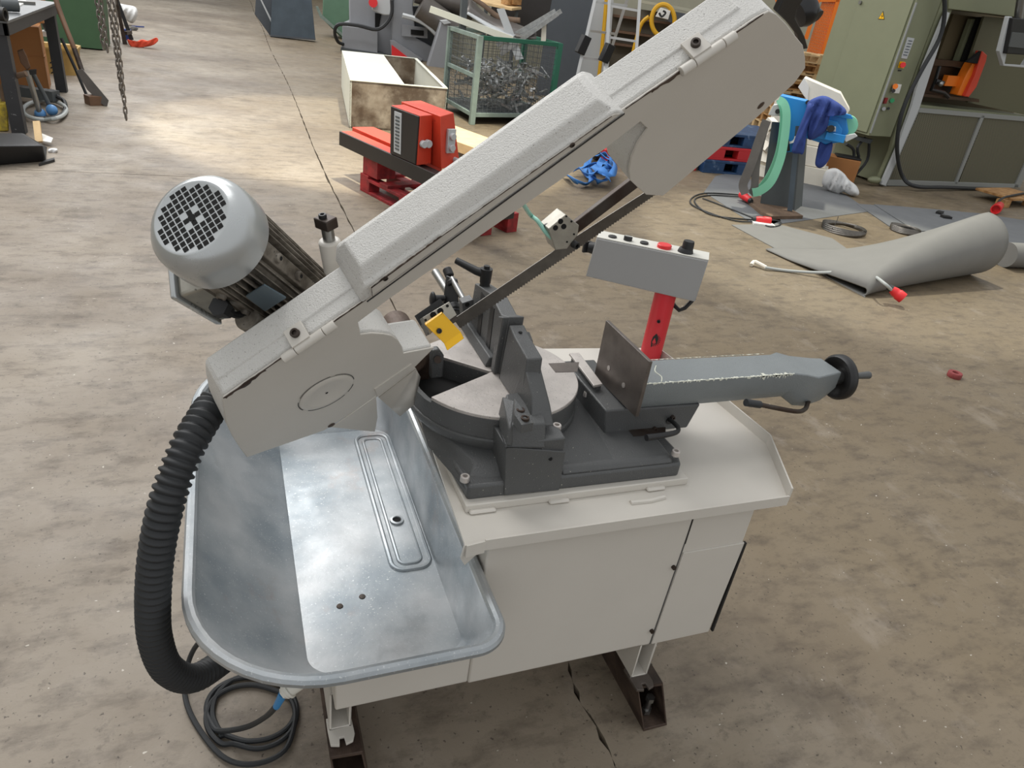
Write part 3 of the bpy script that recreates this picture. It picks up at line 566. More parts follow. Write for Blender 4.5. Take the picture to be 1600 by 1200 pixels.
fg = MB(); fg.cyl(mo(.12), mo(.17), .072, n=36); fg.cyl(mo(.05), mo(.13), .055, n=24); fg.cyl(mo(.10), A(-.23,.10,-.078), .05, n=24); fg.build('gearbox', 'motor_cast', saw, bevel=.004)
# --- corrugated hose: from behind the arm down and back beneath the pan
hp_ = [A(-.34,.22,-.10), GY(340,628,1.17), GY(318,655,1.13), GY(290,705,1.08), GY(262,780,1.04), GY(245,860,1.02), GY(239,940,1.01), GY(243,1000,1.02), GY(262,1045,1.05), GY(300,1060,1.10), GY(345,1035,1.17), GY(400,990,1.30)]
hs_ = MB(); hs_.tube(hp_, .03, 20, sub=26, rs=None); P = spline([V(p) for p in hp_], 26); hs_ = MB(); m = len(P)
Q = [P[0]]; acc = 0.; stp = .0036
for i in range(1, m):
    a, b = P[i-1], P[i]; Ls = (b-a).length; d = 0.
    while acc+Ls-d >= stp: d += stp-acc; acc = 0.; Q.append(a+(b-a)*(d/Ls))
    acc += Ls-d
P = Q
cnt = [0]
def crr(t): cnt[0] += 1; return .0265+.0030*(1 if ((cnt[0]-1)//2) % 2 else -1)
hs_.tube(P, .03, 18, rs=crr); lab(hs_.build('corrugated_hose', 'rubber', saw, angle=80), 'black corrugated conduit')
# --- control box on red post
pb = V((1.142,1.60,.70)); dvec = V(RW @ np.array([-5440.-CX, -941.-CY, F])); dvec.z = 0; dvec.normalize(); dvec = -dvec; nv = V((dvec.y, -dvec.x, 0))
top = GH(1036, 455, pb); rod('post', 'red_tube', saw, pb, V((pb.x, pb.y, top.z+.02)), .031, n=32); bp0 = V((pb.x, pb.y, top.z)) + nv*.04
kb = MB(); q = [PL(*p, bp0, nv) for p in ((915,432), (1086,472), (1107,408), (932,372))]; kb.prism(q, -nv*.075)
cb = kb.build('control_box', 'panel_grey', saw, bevel=.003)
upz = V((0,0,1)); ex = (q[2]-q[3]); tl_ = q[3]
tp_ = MB(); tp_.hexa([q[3]-nv*.002+upz*.0005, q[2]-nv*.002+upz*.0005, q[2]-nv*.073+upz*.0005, q[3]-nv*.073+upz*.0005, q[3]-nv*.002+upz*.003, q[2]-nv*.002+upz*.003, q[2]-nv*.073+upz*.003, q[3]-nv*.073+upz*.003]); tpo = tp_.build('control_panel', 'white_plastic', cb)
def ctl(t, m, r, h, name, n=20, d=.03, k=1.0): c = tl_+ex*t-nv*d+upz*.003; return MB().lathe(c, upz, [(0,0), (r,0), (r*k,h*.8), (r*k*.9,h), (0,h)], n).build(name, m, cb)
ctl(.13, 'black', .012, .004, 'push_button'); ctl(.27, 'black', .012, .012, 'selector_switch'); ctl(.42, 'black', .012, .005, 'push_button'); ctl(.60, 'red', .020, .010, 'stop_button'); ctl(.79, 'black', .022, .012, 'dial', k=.85); ctl(.80, 'black', .0165, .032, 'knob_cap', k=.95)
tg = MB(); c = tl_+ex*.27-nv*.03+upz*.013; tg.cyl(c-ex*.03, c+ex*.04, .003); tg.build('toggle', 'white_plastic', cb)
sw = MB(); c = (q[0]*.35+q[3]*.65)-nv*.035; sw.cyl(c, c-dvec*.018, .018, .015, 16); sw.bx(-.012,.012,-.004,.004,-.016,.016, Matrix.Translation(c-dvec*.022)); sw.build('isolator', 'black', cb)
# black wheel emblem and screws on the post
fd = V((0,0,0))-V((pb.x,pb.y,0)); fd.normalize(); sd = V((-fd.y, fd.x, 0))
em = MB(); ez = GH(1023,525,pb).z
def pc(a, z): r = .0316; th = a/.031; return V((pb.x,pb.y,0)) + (fd*math.cos(th)+sd*math.sin(th))*r + V((0,0,z))
c0 = (.000, ez)
for i in range(12):
    t = math.radians(-100+i*17); r0, r1 = .009, .0195
    P4 = [pc(r0*math.cos(t-.10), c0[1]+r0*1.2*math.sin(t-.10)), pc(r1*math.cos(t-.05), c0[1]+r1*math.sin(t-.05)), pc(r1*math.cos(t+.05), c0[1]+r1*math.sin(t+.05)), pc(r0*math.cos(t+.10), c0[1]+r0*1.2*math.sin(t+.10))]
    em.add(P4, [(0,1,2,3)])
em.add([pc(-.004, ez-.024), pc(.010, ez-.010), pc(.011, ez+.008), pc(.003, ez+.022), pc(-.005, ez+.010), pc(-.007, ez-.006)], [(0,1,2,3,4,5)])
em.build('cog_emblem', 'black', saw)
p_ = GH(1031,496,pb); bolt('screw', V((pb.x,pb.y,p_.z))+fd*.031, fd, .005, .004, saw, 'black')
MB().tube([pb+V((.02,.03,.20)), GH(1052,485,pb)+V((.02,0,0)), GH(1082,470,pb)+V((.02,.02,0))], .006, 8, sub=3).build('cable', 'rubber', cb)
# white plug and cord beneath the pan
pg = MB(); c0 = GZ(468,1064,.37); c1 = GZ(445,1082,.35); pg.cyl(c0, c1, .017, .015, 18); pg.cyl(c1-(c1-c0)*.35, c1-(c1-c0)*.2, .019, .019, 18); pg.cyl(c1, c1+(c1-c0)*.15, .012, .012, 6)
pgo = pg.build('cable_plug', 'white_plastic', saw, bevel=.001); rod('blue_sleeve', 'blue_plastic', pgo, c1+(c1-c0)*.1, GZ(432,1104,.30), .009, .007)
# --- things beneath the saw
mm('olive', '#7f8268', .5, var=.04); mm('olive_dark', '#5d5b45', .55); mm('guard_grey', '#8d8f8c', .5); mm('recess', '#64583f', .7); mm('orange', '#e8791b', .45); mm('brown_steel', '#4a3420', .6, .2, var=.3)
mm('wood', '#b98f5c', .7, var=.3, vscale=14, dark='#8d6438', bump=.2); mm('wood_pale', '#d8b98a', .65, var=.2, vscale=9); mm('wood_dark', '#6f5a48', .75, var=.3, vscale=12, bump=.2)
mm('red_pallet', '#a3262a', .6, var=.4, vscale=12, dark='#6d1b1d', bump=.2); mm('red_plastic', '#c0282d', .4); mm('navy_plastic', '#24466e', .45, var=.3, vscale=12, stain=.2, stscale=9, staincol='#7f94ad')
mm('device_red', '#d2442c', .45, var=.1, specks=.2, sscale=60); mm('device_black', '#2a2624', .5, var=.2, vscale=5)
mm('tank_cream', '#dcdccd', .55, var=.03); mm('tank_dirty', '#a89d8c', .6, var=.35, vscale=4, dark='#6b5a48', stain=.8, stscale=2.4, staincol='#463526')
mm('slate', '#4c5157', .5, var=.06); mm('machine_grey', '#8b8d91', .5, var=.05); mm('roll_steel', '#6f6a66', .4, .5, var=.2, vscale=5); mm('sage', '#84938a', .5, var=.2, vscale=9); mm('box_green', '#25654f', .5); mm('scrap', '#a9abaa', .35, .6, var=.3, vscale=20)
mm('bin_green', '#3b5a3d', .5, var=.08); mm('bench_black', '#2b2c2f', .5, var=.2, vscale=8, specks=.3, sscale=30, speckcol='#6b6b6b'); mm('bench_top', '#6c6e70', .4, .4, var=.2); mm('cardboard', '#a46f3f', .75, var=.12, vscale=3); mm('crate_yellow', '#b8985a', .6, var=.2)
mm('paper', '#e3e1db', .7); mm('cloth_white', '#d9d9d8', .85, var=.1, vscale=8); mm('cloth_orange', '#e2553a', .8); mm('denim', '#33488c', .9, var=.15, vscale=10); mm('grinder_blue', '#1f86cf', .4); mm('belt_green', '#86cfae', .7, var=.05); mm('belt_grey', '#6d6a66', .8, var=.2); mm('pedestal', '#4f5456', .45, var=.08)
mm('mat_rubber', '#797874', .75, var=.06, bump=.1); mm('mat_dark', '#6a6c6e', .75, var=.1); mm('strap_blue', '#3c7cc4', .7, var=.1); mm('hose_yellow', '#d9a51e', .5); mm('wall_beige', '#b3b09c', .8, var=.08); mm('wall_dim', '#7a7263', .8, var=.25, vscale=2); mm('alu_ladder', '#c3c4c3', .35, .4); mm('steel_blue', '#4a5660', .5, var=.2, vscale=5); mm('machine_green', '#5f8069', .5, var=.1); mm('dial_blue', '#5b8fc4', .4); mm('cream_box', '#e6e0d2', .7, var=.06); mm('washer_red', '#8f3f3f', .7, var=.2, vscale=60); mm('yellow_jack', '#c9b02c', .5, var=.35, vscale=18, dark='#7a6c33'); mm('hose_grey', '#a9adab', .5); mm('screen', '#55585a', .25); mm('green_lamp', '#1f8a55', .3); mm('rib_brown', '#6b4f3a', .6, var=.3)
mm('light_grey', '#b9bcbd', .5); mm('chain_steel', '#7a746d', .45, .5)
# perforated guard sheet
pm = bpy.data.materials.new('perforated'); pm.use_nodes = True; nt = pm.node_tree; N = nt.nodes; L = nt.links; b = N['Principled BSDF']
g = N.new('ShaderNodeNewGeometry'); mp = N.new('ShaderNodeMapping'); L.new(g.outputs['Position'], mp.inputs[0]); mp.inputs['Scale'].default_value = (28, 28, 28)
sx = N.new('ShaderNodeSeparateXYZ'); L.new(mp.outputs[0], sx.inputs[0])
def _m(op, a, b_=None):
    q = N.new('ShaderNodeMath'); q.operation = op
    for i, v in enumerate((a, b_)):
        if v is None: continue
        if isinstance(v, (int, float)): q.inputs[i].default_value = v
        else: L.new(v, q.inputs[i])
    return q.outputs[0]
ff = _m('MULTIPLY', _m('SINE', _m('MULTIPLY', sx.outputs[0], 6.283)), _m('SINE', _m('MULTIPLY', sx.outputs[2], 6.283)))
rr = N.new('ShaderNodeMapRange'); L.new(ff, rr.inputs[0]); rr.inputs[1].default_value = -.1; rr.inputs[2].default_value = .2
x = N.new('ShaderNodeMix'); x.data_type = 'RGBA'; L.new(rr.outputs[0], x.inputs[0]); x.inputs[6].default_value = srgb('#75725f'); x.inputs[7].default_value = srgb('#3c3a2e'); L.new(x.outputs[2], b.inputs['Base Color']); M['perforated'] = pm

class Pl:       # vertical plane through a ground point, facing n
    def __init__(s, base, n=None):
        s.b = V((base[0], base[1], 0)); n = V((-s.b.x, -s.b.y, 0)) if n is None else V((n[0], n[1], 0)); s.n = n.normalized(); s.t = V((-s.n.y, s.n.x, 0))
    def p(s, px, py, off=0.): return PL(px, py, s.b+s.n*off, s.n)
    def slab(s, name, m, parent, pts, off=0., th=.03, bevel=0): return MB().prism([s.p(*q, off) for q in pts], -s.n*th).build(name, m, parent, bevel)
    def rod(s, name, m, parent, a, b, r, oa=0., ob=None): return rod(name, m, parent, s.p(*a, oa), s.p(*b, oa if ob is None else ob), r)
def pt(px, py, z=0.): return GZ(px, py, z)
def one(mb, name, m, label, cat, group=None, **k): return tag(mb.build(name, m, None, **k), label, cat, group)
def barA(mb, a, b, wd, ht, up=V((0,0,1))):    # rectangular bar between two points
    a = V(a); b = V(b); d = (b-a).normalized(); s = d.cross(up).normalized()*wd/2; u = s.cross(d).normalized()*ht/2
    return mb.hexa([a-s-u, b-s-u, b+s-u, a+s-u, a-s+u, b-s+u, b+s+u, a+s+u])

# ---- steel beams under the saw
def beam(name, q, y1, label):
    o_ = [V(p) for p in q]; c = sum(o_, V((0,0,0)))/4; i_ = [c+(p-c).normalized()*((p-c).length-.009) for p in o_]; mb = MB()
    for i in range(4):
        j = (i+1) % 4; d = V((0, y1-c.y, 0)); mb.hexa([o_[i], o_[j], i_[j], i_[i], o_[i]+d, o_[j]+d, i_[j]+d, i_[i]+d])
    return tag(mb.build(name, 'rust_steel', None, .001), label, 'beam', 'steel beams under the saw')
beam('steel_beam', [(.906,.90,0), (.976,.90,0), (.944,.93,.138), (.872,.935,.138)], 1.75, 'dark hollow steel beam with an upright bolt inside, under the right end of the saw')
beam('steel_beam', [(.145,.905,0), (.22,.905,0), (.197,.94,.138), (.128,.945,.138)], 1.75, 'brown hollow steel beam under the galvanised pan at the left end of the saw')
bo = MB(); c = V((.935,.945,.010)); bo.cyl(c, c+V((0,0,.05)), .008); bo.cyl(c, c+V((0,0,.014)), .013, n=6); bo.cyl(c+V((0,0,.045)), c+V((0,0,.058)), .012, n=6); one(bo, 'hex_bolt', 'steel', 'hex bolt with nut standing inside the open end of the right beam', 'bolt')
# ---- black cord coil
cc = MB(); E_ = lambda cx, cy, rx, ry, a0, a1, k: [pt(cx+rx*math.cos(math.radians(a0+(a1-a0)*i/k)), cy+ry*math.sin(math.radians(a0+(a1-a0)*i/k)), .008+.006*(i % 2)*0) for i in range(k+1)]
path = [GZ(431,1104,.30), GZ(415,1120,.2), GZ(385,1136,.09), pt(345,1142,.02)] + E_(392,1108,70,50,150,490,10) + E_(398,1112,66,58,140,480,10) + E_(390,1122,68,52,130,300,7) + [pt(452,1090,.01), pt(461,1120,.01), pt(445,1172,.01), pt(395,1194,.01), pt(345,1180,.01), pt(300,1120,.01), pt(288,1070,.02), GZ(300,1020,.08), GZ(328,984,.2), GZ(345,960,.25)]
cc.tube(path, .0062, 8, sub=6); one(cc, 'power_cord', 'rubber', 'black mains cord lying in loops on the floor left of the saw', 'cable')
# ---- small things on the floor right
wc = pt(1490,589); ws = MB(); ws.lathe(wc, (0,0,1), [(.018,0), (.036,0), (.038,.004), (.038,.026), (.036,.03), (.018,.03), (.016,.02), (.018,0)], 28); one(ws, 'ring', 'washer_red', 'small dull red ring lying alone on the floor', 'ring', angle=50)
def plug(c0, c1, parent, r=.028): 
    mb = MB(); c0 = V(c0); c1 = V(c1); mb.lathe(c0, c1-c0, [(0,0), (r*.75,0), (r,.03), (r,(c1-c0).length*.5), (r*1.15,(c1-c0).length*.55), (r*1.15,(c1-c0).length), (r*.9,(c1-c0).length), (r*.85,(c1-c0).length*.8), (0,(c1-c0).length*.8)], 18)
    o = mb.build('plug', 'red', parent, angle=50); d = (c0-c1).normalized(); mb = MB(); mb.cyl(c0, c0+d*.03, r*.8, r*.6, 12); mb.build('collar', 'rubber', o); return o
hz = thing('coolant_hose', pt(1300,425), 'pale grey hose with a bright red plug lying across the rolled mat', 'hose')
MB().tube([pt(1195,418,.02), pt(1230,423,.012), pt(1280,426,.035), pt(1330,425,.08), pt(1362,430,.12), pt(1382,443,.135), pt(1393,453,.10)], .011, 10, sub=5).build('hose', 'hose_grey', hz)
MB().tube([pt(1174,414,.015), pt(1178,409,.03), pt(1184,411,.03), pt(1197,418,.02)], .015, 8, sub=2).build('connector', 'cream_box', hz); plug(pt(1393,452,.10), pt(1411,466,.06), hz, .034)
# ---- rubber mat with roll
mat_ = thing('rubber_mat', pt(1350,440), 'thick grey rubber mat with its near end folded over into a big loose roll', 'mat')
def lerp(a, b, t): return V(a)*(1-t)+V(b)*t
fa, fb, fc_, fd_ = pt(1143,351), pt(1352,463), pt(1545,437), pt(1290,340)
MB().prism([pt(1143,351,.006), pt(1352,464,.006), pt(1340,400,.006), pt(1300,372,.006), pt(1215,350,.006)], (0,0,-.006)).build('flat_sheet', 'mat_rubber', mat_)
# fold: cross-section curve lofted from near-left end to the far-right roll
nA, nB = pt(1352,464), pt(1548,441)     # floor line of the fold
dirn = (nB-nA).normalized(); side = V((-dirn.y, dirn.x, 0))
secs = []
for k in range(25):
    t = k/24; base = lerp(nA, nB, t); R = .030 + .225*t**.62; pts = []
    for i in range(21):
        a = math.radians(-90+180*i/20); pts.append(base + side*R*(1-math.cos(a)) + V((0,0,R+R*math.sin(a))))
    e = pts[-1]; Lx = .95*(1-t)+.42*t; pw = 1.7*(1-t)+2.6*t
    for i in range(1, 13):
        s_ = i/12; f_ = (1-s_**1.15)**(1.4*(1-t)+.62*t); pts.append(V((e.x, e.y, 0)) + side*(Lx*s_) + V((0,0,max(2*R*f_, .011))))
    secs.append(pts)
gm = MB(); npt = len(secs[0]); gm.add([p for s in secs for p in s], [(j*npt+i, j*npt+i+1, (j+1)*npt+i+1, (j+1)*npt+i) for j in range(24) for i in range(npt-1)])
gm.build('rolled_sheet', 'mat_rubber', mat_, solid=.010, angle=60)
m2 = thing('rubber_mat', pt(1420,340), 'dark grey flat rubber mat on the floor behind the roll', 'mat')
MB().prism([pt(1338,318,.008), pt(1400,360,.008), pt(1600,400,.008), pt(1640,350,.008), pt(1530,333,.008)], (0,0,-.008)).build('sheet', 'mat_dark', m2); 
MB().prism([pt(1366,319,.016), pt(1430,360,.016), pt(1520,365,.016), pt(1500,330,.016)], (0,0,-.007)).build('sheet', 'mat_dark', m2)
rl = MB(); a, b_2 = pt(1572,398,.11), pt(1660,402,.11); rl.cyl(a, b_2+(b_2-a)*.6, .11, n=32); one(rl, 'rolled_mat', 'mat_rubber', 'second grey rubber roll cut off by the right edge of the frame', 'mat')
m3 = MB(); m3.prism([pt(1100,300,.004), pt(1118,275,.004), pt(1150,268,.004), pt(1190,290,.004), pt(1220,345,.004), pt(1190,358,.004)], (0,0,-.004)); one(m3, 'rubber_mat', 'mat_dark', 'thin grey mat offcut under the looped cable', 'mat')
m4 = MB(); m4.prism([pt(1190,270,.004), pt(1300,290,.004), pt(1360,330,.004), pt(1200,352,.004)], (0,0,-.0035)); one(m4, 'rubber_mat', 'mat_dark', 'dusty dark mat under the grinder pedestal', 'mat')
for (px, py, r, l) in ((1316,361,.20,'coiled saw blade lying on the floor between grinder and roll'), (1412,362,.14,'coiled saw blade half hidden behind the grey roll')):
    c = pt(px, py, 0); mb = MB()
    for q in range(4): rr_ = r-.004*q; mb.lathe(c+V((0,.01*q-.015,.0)), (.05*q-.1,.02,1), [(rr_,.002+.006*q), (rr_,.034+.006*q)], 44)
    co_ = tag(mb.build('saw_blade_coil', 'blade_steel', None, solid=.002), l, 'blade', None)
mb = MB(); mb.tube([pt(1300,357,.04), pt(1307,347,.07), pt(1310,338,.12)], .003, 6); mb.build('wire_tie', 'black', bpy.data.objects['saw_blade_coil'])
sw_ = MB(); c = pt(1468,333,.02); sw_.bx(-.06,.06,-.03,.03,-.01,.02, Matrix.Translation(c) @ Matrix.Rotation(.5,4,'Z')); sw_.bx(-.05,.05,-.035,.035,-.01,.02, Matrix.Translation(pt(1478,340,.02)) @ Matrix.Rotation(-.3,4,'Z')); one(sw_, 'bracket', 'black', 'small black metal brackets on the dark mat behind the roll', 'bracket', flat=True)
# looped cable with two red plugs
lc = thing('cable', pt(1150,330), 'thin black cable in loose loops with two red plugs beside the grinder', 'cable')
MB().tube([pt(1200,345,.02), pt(1150,345,.01), pt(1090,325,.01), pt(1079,312,.01), pt(1100,302,.01), pt(1150,304,.015), pt(1162,308,.02), pt(1110,305,.01), pt(1085,313,.01), pt(1110,335,.01), pt(1170,343,.01), pt(1215,345,.02), pt(1218,352,.01), pt(1200,354,.01), pt(1180,342,.01), pt(1120,318,.01), pt(1098,310,.01)], .007, 8, sub=6).build('cord', 'rubber', lc)
plug(pt(1180,343,.03), pt(1203,346,.03), lc, .035); plug(pt(1172,313,.05), pt(1159,304,.06), lc, .034)
pb2 = MB(); one(pb2.bx(-.10,.10,-.04,.04,0,.02, Matrix.Translation(pt(1192,352)) @ Matrix.Rotation(-.35,4,'Z')), 'label_card', 'paper', 'white card tag beside the red plug', 'card')

# ---- belt grinder
G = Pl(pt(1222,333)); gr = thing('belt_grinder', pt(1222,333), 'blue belt grinder on a dark grey pedestal with green sanding belts', 'grinder')
MB().hexa([pt(1187,323), pt(1241,331), pt(1253,322), pt(1205,312), GH(1206,190,pt(1187,323)), GH(1253,196,pt(1241,331)), GH(1263,196,pt(1253,322)), GH(1215,190,pt(1205,312))]).build('pedestal', 'pedestal', gr, .004)
G.slab('pedestal_flange', 'steel_blue', gr, [(1243,197),(1251,197),(1238,330),(1230,329)], .01, .02)
wp = MB(); z=.05
for q in ([(1165,310),(1180,303),(1228,322),(1255,337),(1205,338),(1190,331)],): MB().prism([pt(*p, .035) for p in q], (0,0,-.035)).build('foot_plank', 'wood_dark', gr)
G.slab('housing', 'grinder_blue', gr, [(1218,148),(1262,158),(1262,163),(1322,182),(1326,206),(1318,222),(1290,226),(1255,215),(1240,238),(1228,238),(1214,226),(1220,200)], .0, .20, .01)
G.slab('arm_plate', 'grinder_blue', gr, [(1286,186),(1308,190),(1316,202),(1314,214),(1302,220),(1268,216)], .05, .05, .006)
G.slab('clamp', 'light_grey', gr, [(1286,196),(1306,198),(1306,206),(1284,203)], .07, .03, .004); G.slab('rest', 'grinder_blue', gr, [(1292,206),(1322,212),(1318,224),(1288,218)], .09, .03, .004)
G.slab('top_bracket', 'grinder_blue', gr, [(1300,172),(1330,180),(1333,186),(1318,185),(1297,180)], .03, .05, .004); rod('contact_knob', 'black', gr, G.p(1298,201,.14), G.p(1299,201,.05), .03)
mb = MB(); c = G.p(1324,196,-.09); mb.lathe(c, G.n, [(0,-.02), (.09,-.02), (.09,.05), (0,.05)], 28); mb.build('contact_wheel', 'belt_green', gr); G.slab('work_rest', 'light_grey', gr, [(1315,213),(1336,209),(1340,213),(1322,222)], .08, .05, .003)
G.slab('motor_switch_box', 'light_grey', gr, [(1208,164),(1222,162),(1222,182),(1200,180)], .06, .10, .006); rod('switch', 'black', gr, G.p(1215,174,.075), G.p(1215,174,.055), .022); rod('knob', 'black', gr, G.p(1262,160,.05), G.p(1262,160,-.02), .02)
mb = MB(); mb.lathe(G.p(1235,215,.01), G.n, [(.035,0),(.055,.01),(.055,0)], 20, 0, 3); mb.build('scale_arc', 'paper', gr); rod('lever', 'black', gr, G.p(1230,218,.03), G.p(1232,236,.03), .015)
def belt(pts, off, wd, m, name, parent=None):
    P = spline([G.p(*q, off) for q in pts], 6); v = G.n*wd; mb = MB(); k = len(P); mb.add([p for q in P for p in (q, q-v)], [(2*i, 2*i+1, 2*i+3, 2*i+2) for i in range(k-1)]); return mb.build(name, m, parent, solid=.004)
def band(cl, wpx, off, m, name, parent): # belt seen face on: strip across the view
    P = spline([V((a, b, 0)) for a, b in cl], 6); mb = MB(); vs = []
    for i, p in enumerate(P):
        d = (P[min(i+1, len(P)-1)]-P[max(i-1, 0)]).normalized(); s_ = V((-d.y, d.x, 0))*wpx*.5; vs += [G.p(p.x+s_.x, p.y+s_.y, off), G.p(p.x-s_.x, p.y-s_.y, off-.02)]
    mb.add(vs, [(2*i, 2*i+1, 2*i+3, 2*i+2) for i in range(len(P)-1)]); return mb.build(name, m, parent, solid=.003, flat=True)
sb = thing('sanding_belt', pt(1190,305), 'mint green sanding belt hanging from the grinder', 'belt')
band([(1216,156),(1225,162),(1229,180),(1226,215),(1219,250),(1205,283),(1188,298),(1176,301)], 13, .14, 'belt_green', 'outer_face', sb); band([(1216,156),(1222,175),(1220,210),(1213,245),(1200,275),(1184,296)], 7, .08, 'belt_green', 'inner_face', sb)
sb = thing('sanding_belt', pt(1170,305), 'dark grey sanding belt hanging left of the green one', 'belt')
band([(1198,188),(1186,220),(1176,250),(1166,275),(1161,290),(1165,303)], 14, .16, 'belt_grey', 'outer_face', sb); band([(1196,195),(1188,225),(1182,255),(1180,280),(1178,296),(1172,303)], 12, .10, 'belt_grey', 'inner_face', sb)
# jacket draped over the grinder
def cloth(pts, off, th, m, name, seed=1, amp=.02, parent=None, n=10, label=None, cat=None, z0=None):
    """closed outline filled with a wrinkled, puffed sheet"""
    r_ = random.Random(seed); cx = sum(p[0] for p in pts)/len(pts); cy = sum(p[1] for p in pts)/len(pts); mb = MB(); P = spline([V((p[0], p[1], 0)) for p in pts], 4, True); k = len(P); vs = []
    for j in range(n+1):
        s = 1-j/n
        for i, p in enumerate(P):
            fx, fy = cx+(p.x-cx)*s, cy+(p.y-cy)*s; w_ = math.sin(fx*.36+fy*.12+seed)+.7*math.sin((fx*.62+fy*.30)+seed*3)+.25*math.sin(fy*.22-fx*.10+seed)
            o = off + th*math.sqrt(max(0, 1-s*s)) + amp*w_*(1-s**4)
            vs.append(G_plane[0].p(fx, fy, o))
    fs = [(j*k+i, j*k+(i+1) % k, (j+1)*k+(i+1) % k, (j+1)*k+i) for j in range(n) for i in range(k)]
    mb.add(vs, fs); bk = [v-G_plane[0].n*(th*.6+.02) for v in vs[:k]]; kk = len(mb.v); mb.add(bk, [tuple(range(k))]); mb.f += [(i, (i+1) % k, kk+(i+1) % k, kk+i) for i in range(k)]; mb.m += [0]*k
    o = mb.build(name, m, parent, angle=80)
    if label: tag(o, label, cat)
    return o
G_plane = [G]
jk = thing('jacket', pt(1255,320), 'crumpled dark blue work jacket thrown over the blue grinder', 'jacket')
cloth([(1262,160),(1285,150),(1305,158),(1322,172),(1318,180),(1300,172),(1296,185),(1290,205),(1270,218),(1262,215),(1262,195),(1262,175)], .10, .05, 'denim', 'body', 2, .025, jk)
cloth([(1263,162),(1272,168),(1262,200),(1256,238),(1248,240),(1237,236),(1246,205),(1256,180)], .13, .04, 'denim', 'sleeve', 3, .015, jk)
cloth([(1281,222),(1290,226),(1301,223),(1296,248),(1284,262),(1274,258),(1276,240)], .0, .03, 'denim', 'sleeve', 4, .012, jk)
# white boxes behind grinder
def cub(name, m, c, sx, sy, sz, rz=0, rx=0, label='', cat='box', group=None, bevel=.004):
    mb = MB(); mb.bx(-sx/2, sx/2, -sy/2, sy/2, 0, sz, Matrix.Translation(V(c)) @ Matrix.Rotation(rz, 4, 'Z') @ Matrix.Rotation(rx, 4, 'X')); return one(mb, name, m, label, cat, group, bevel=bevel)
def bh(px, py, off, z0=None):   # point behind the grinder plane
    return G.p(px, py, off)
p0 = pt(1266,288)+V((.05,.15,0)); cub('white_box', 'cream_box', (p0.x, p0.y, 0), .42, .34, .20, -.75, label='white cardboard box on the floor, lowest of the stack behind the grinder')
cub('white_box', 'cream_box', (p0.x-.03, p0.y+.05, .205), .42, .34, .22, -.65, label='white cardboard box second from the floor behind the grinder')
cub('white_box', 'cream_box', (p0.x+.03, p0.y+.10, .43), .42, .34, .26, -.80, label='white cardboard box third in the stack, mostly hidden by the jacket')
tag(G.slab('white_box', 'cream_box', None, [(1247,136),(1257,121),(1314,146),(1328,172),(1322,182),(1262,160)], -.75, .36, .006), 'large white box tilted on top of the stack, above the blue jacket', 'box')
G.slab('flap', 'paper', bpy.data.objects['white_box.003'], [(1247,136),(1257,121),(1264,135),(1262,158)], -.735, .01, .002)
cub('white_box', 'cream_box', (p0.x-.50, p0.y+.10, .725), .30, .28, .20, -.9, label='small white box wedged beside the top of the stack')
cub('box_stack_base', 'cream_box', (p0.x-.52, p0.y+.10, .0), .30, .30, .72, -.7, label='tall white carton left of the stack, behind the green belt')
p1 = pt(1308,283)+V((.1,.1,0)); cub('cardboard_box', 'cardboard', (p1.x, p1.y, 0), .38, .30, .28, -.75, label='open brown cardboard box on the floor beside the white boxes')
cub('black_folder', 'black', (p1.x+.02, p1.y-.02, .285), .30, .22, .02, -.6, label='flat black case lying on the brown box', cat='case')
G_plane[0] = Pl(pt(1312,303)); cloth([(1284,284),(1290,268),(1305,264),(1318,272),(1326,282),(1338,292),(1342,304),(1330,306),(1318,300),(1308,303),(1296,298),(1288,292)], 0, .07, 'cloth_white', 'rag', 6, .03, None, label='crumpled white sheet on the floor beside the white boxes', cat='rag')
for i in range(5):
    q = [(1204,195),(1207,212),(1200,232),(1197,250),(1188,272)][i]; c = G.p(*q, -.25); mb = MB(); mb.bx(-.06,.06,-.05,.05,-.04,.05, Matrix.Translation(c) @ Matrix.Rotation(.4+i*.5,4,'Z') @ Matrix.Rotation(.5,4,'X')); one(mb, 'packet', 'cream_box', ['white packet under the grey switch box','white packet near the edge of the green belt','narrow white packet behind the belts','white packet half hidden behind the green belt','white packet low behind the hanging belts'][i], 'packet')
# red and blue plastic pallets stacked
def plastic_pallet(name, m, c, rz, sx, sy, label):
    root = thing(name, c, label, 'pallet', 'plastic pallets'); T = Matrix.Translation(V(c)) @ Matrix.Rotation(rz, 4, 'Z')
    MB().bx(-sx/2, sx/2, -sy/2, sy/2, .12, .15, T).build('deck', m, root, .004)
    for i in range(3):
        MB().bx(-sx/2, sx/2, -sy/2+i*(sy-.12)/2, -sy/2+.12+i*(sy-.12)/2, 0, .022, T).build('runner', m, root, .003)
        for j in range(3): x0 = -sx/2+j*(sx-.28)/2; y0 = -sy/2+i*(sy-.12)/2; MB().bx(x0, x0+.28, y0, y0+.12, .022, .12, T).build('block', m, root, .003)
q = pt(1106,273); qx, qy = q.x+.62, q.y+.50
pc = pt(1084,270); plastic_pallet('plastic_pallet', 'red_plastic', (pc.x-.45, pc.y+.62, 0), -.10, 1.2, .9, 'bright red plastic pallet on the floor left of the blue and red stack')
plastic_pallet('plastic_pallet', 'navy_plastic', (qx, qy, 0), -.08, 1.2, .9, 'worn blue plastic pallet on the floor, below the red one')
plastic_pallet('plastic_pallet', 'red_plastic', (qx-.02, qy+.03, .152), -.08, 1.2, .9, 'red plastic pallet lying on the blue one')
plastic_pallet('plastic_pallet', 'navy_plastic', (qx+.03, qy+.06, .304), -.08, 1.2, .9, 'blue plastic pallet on top of the red one')

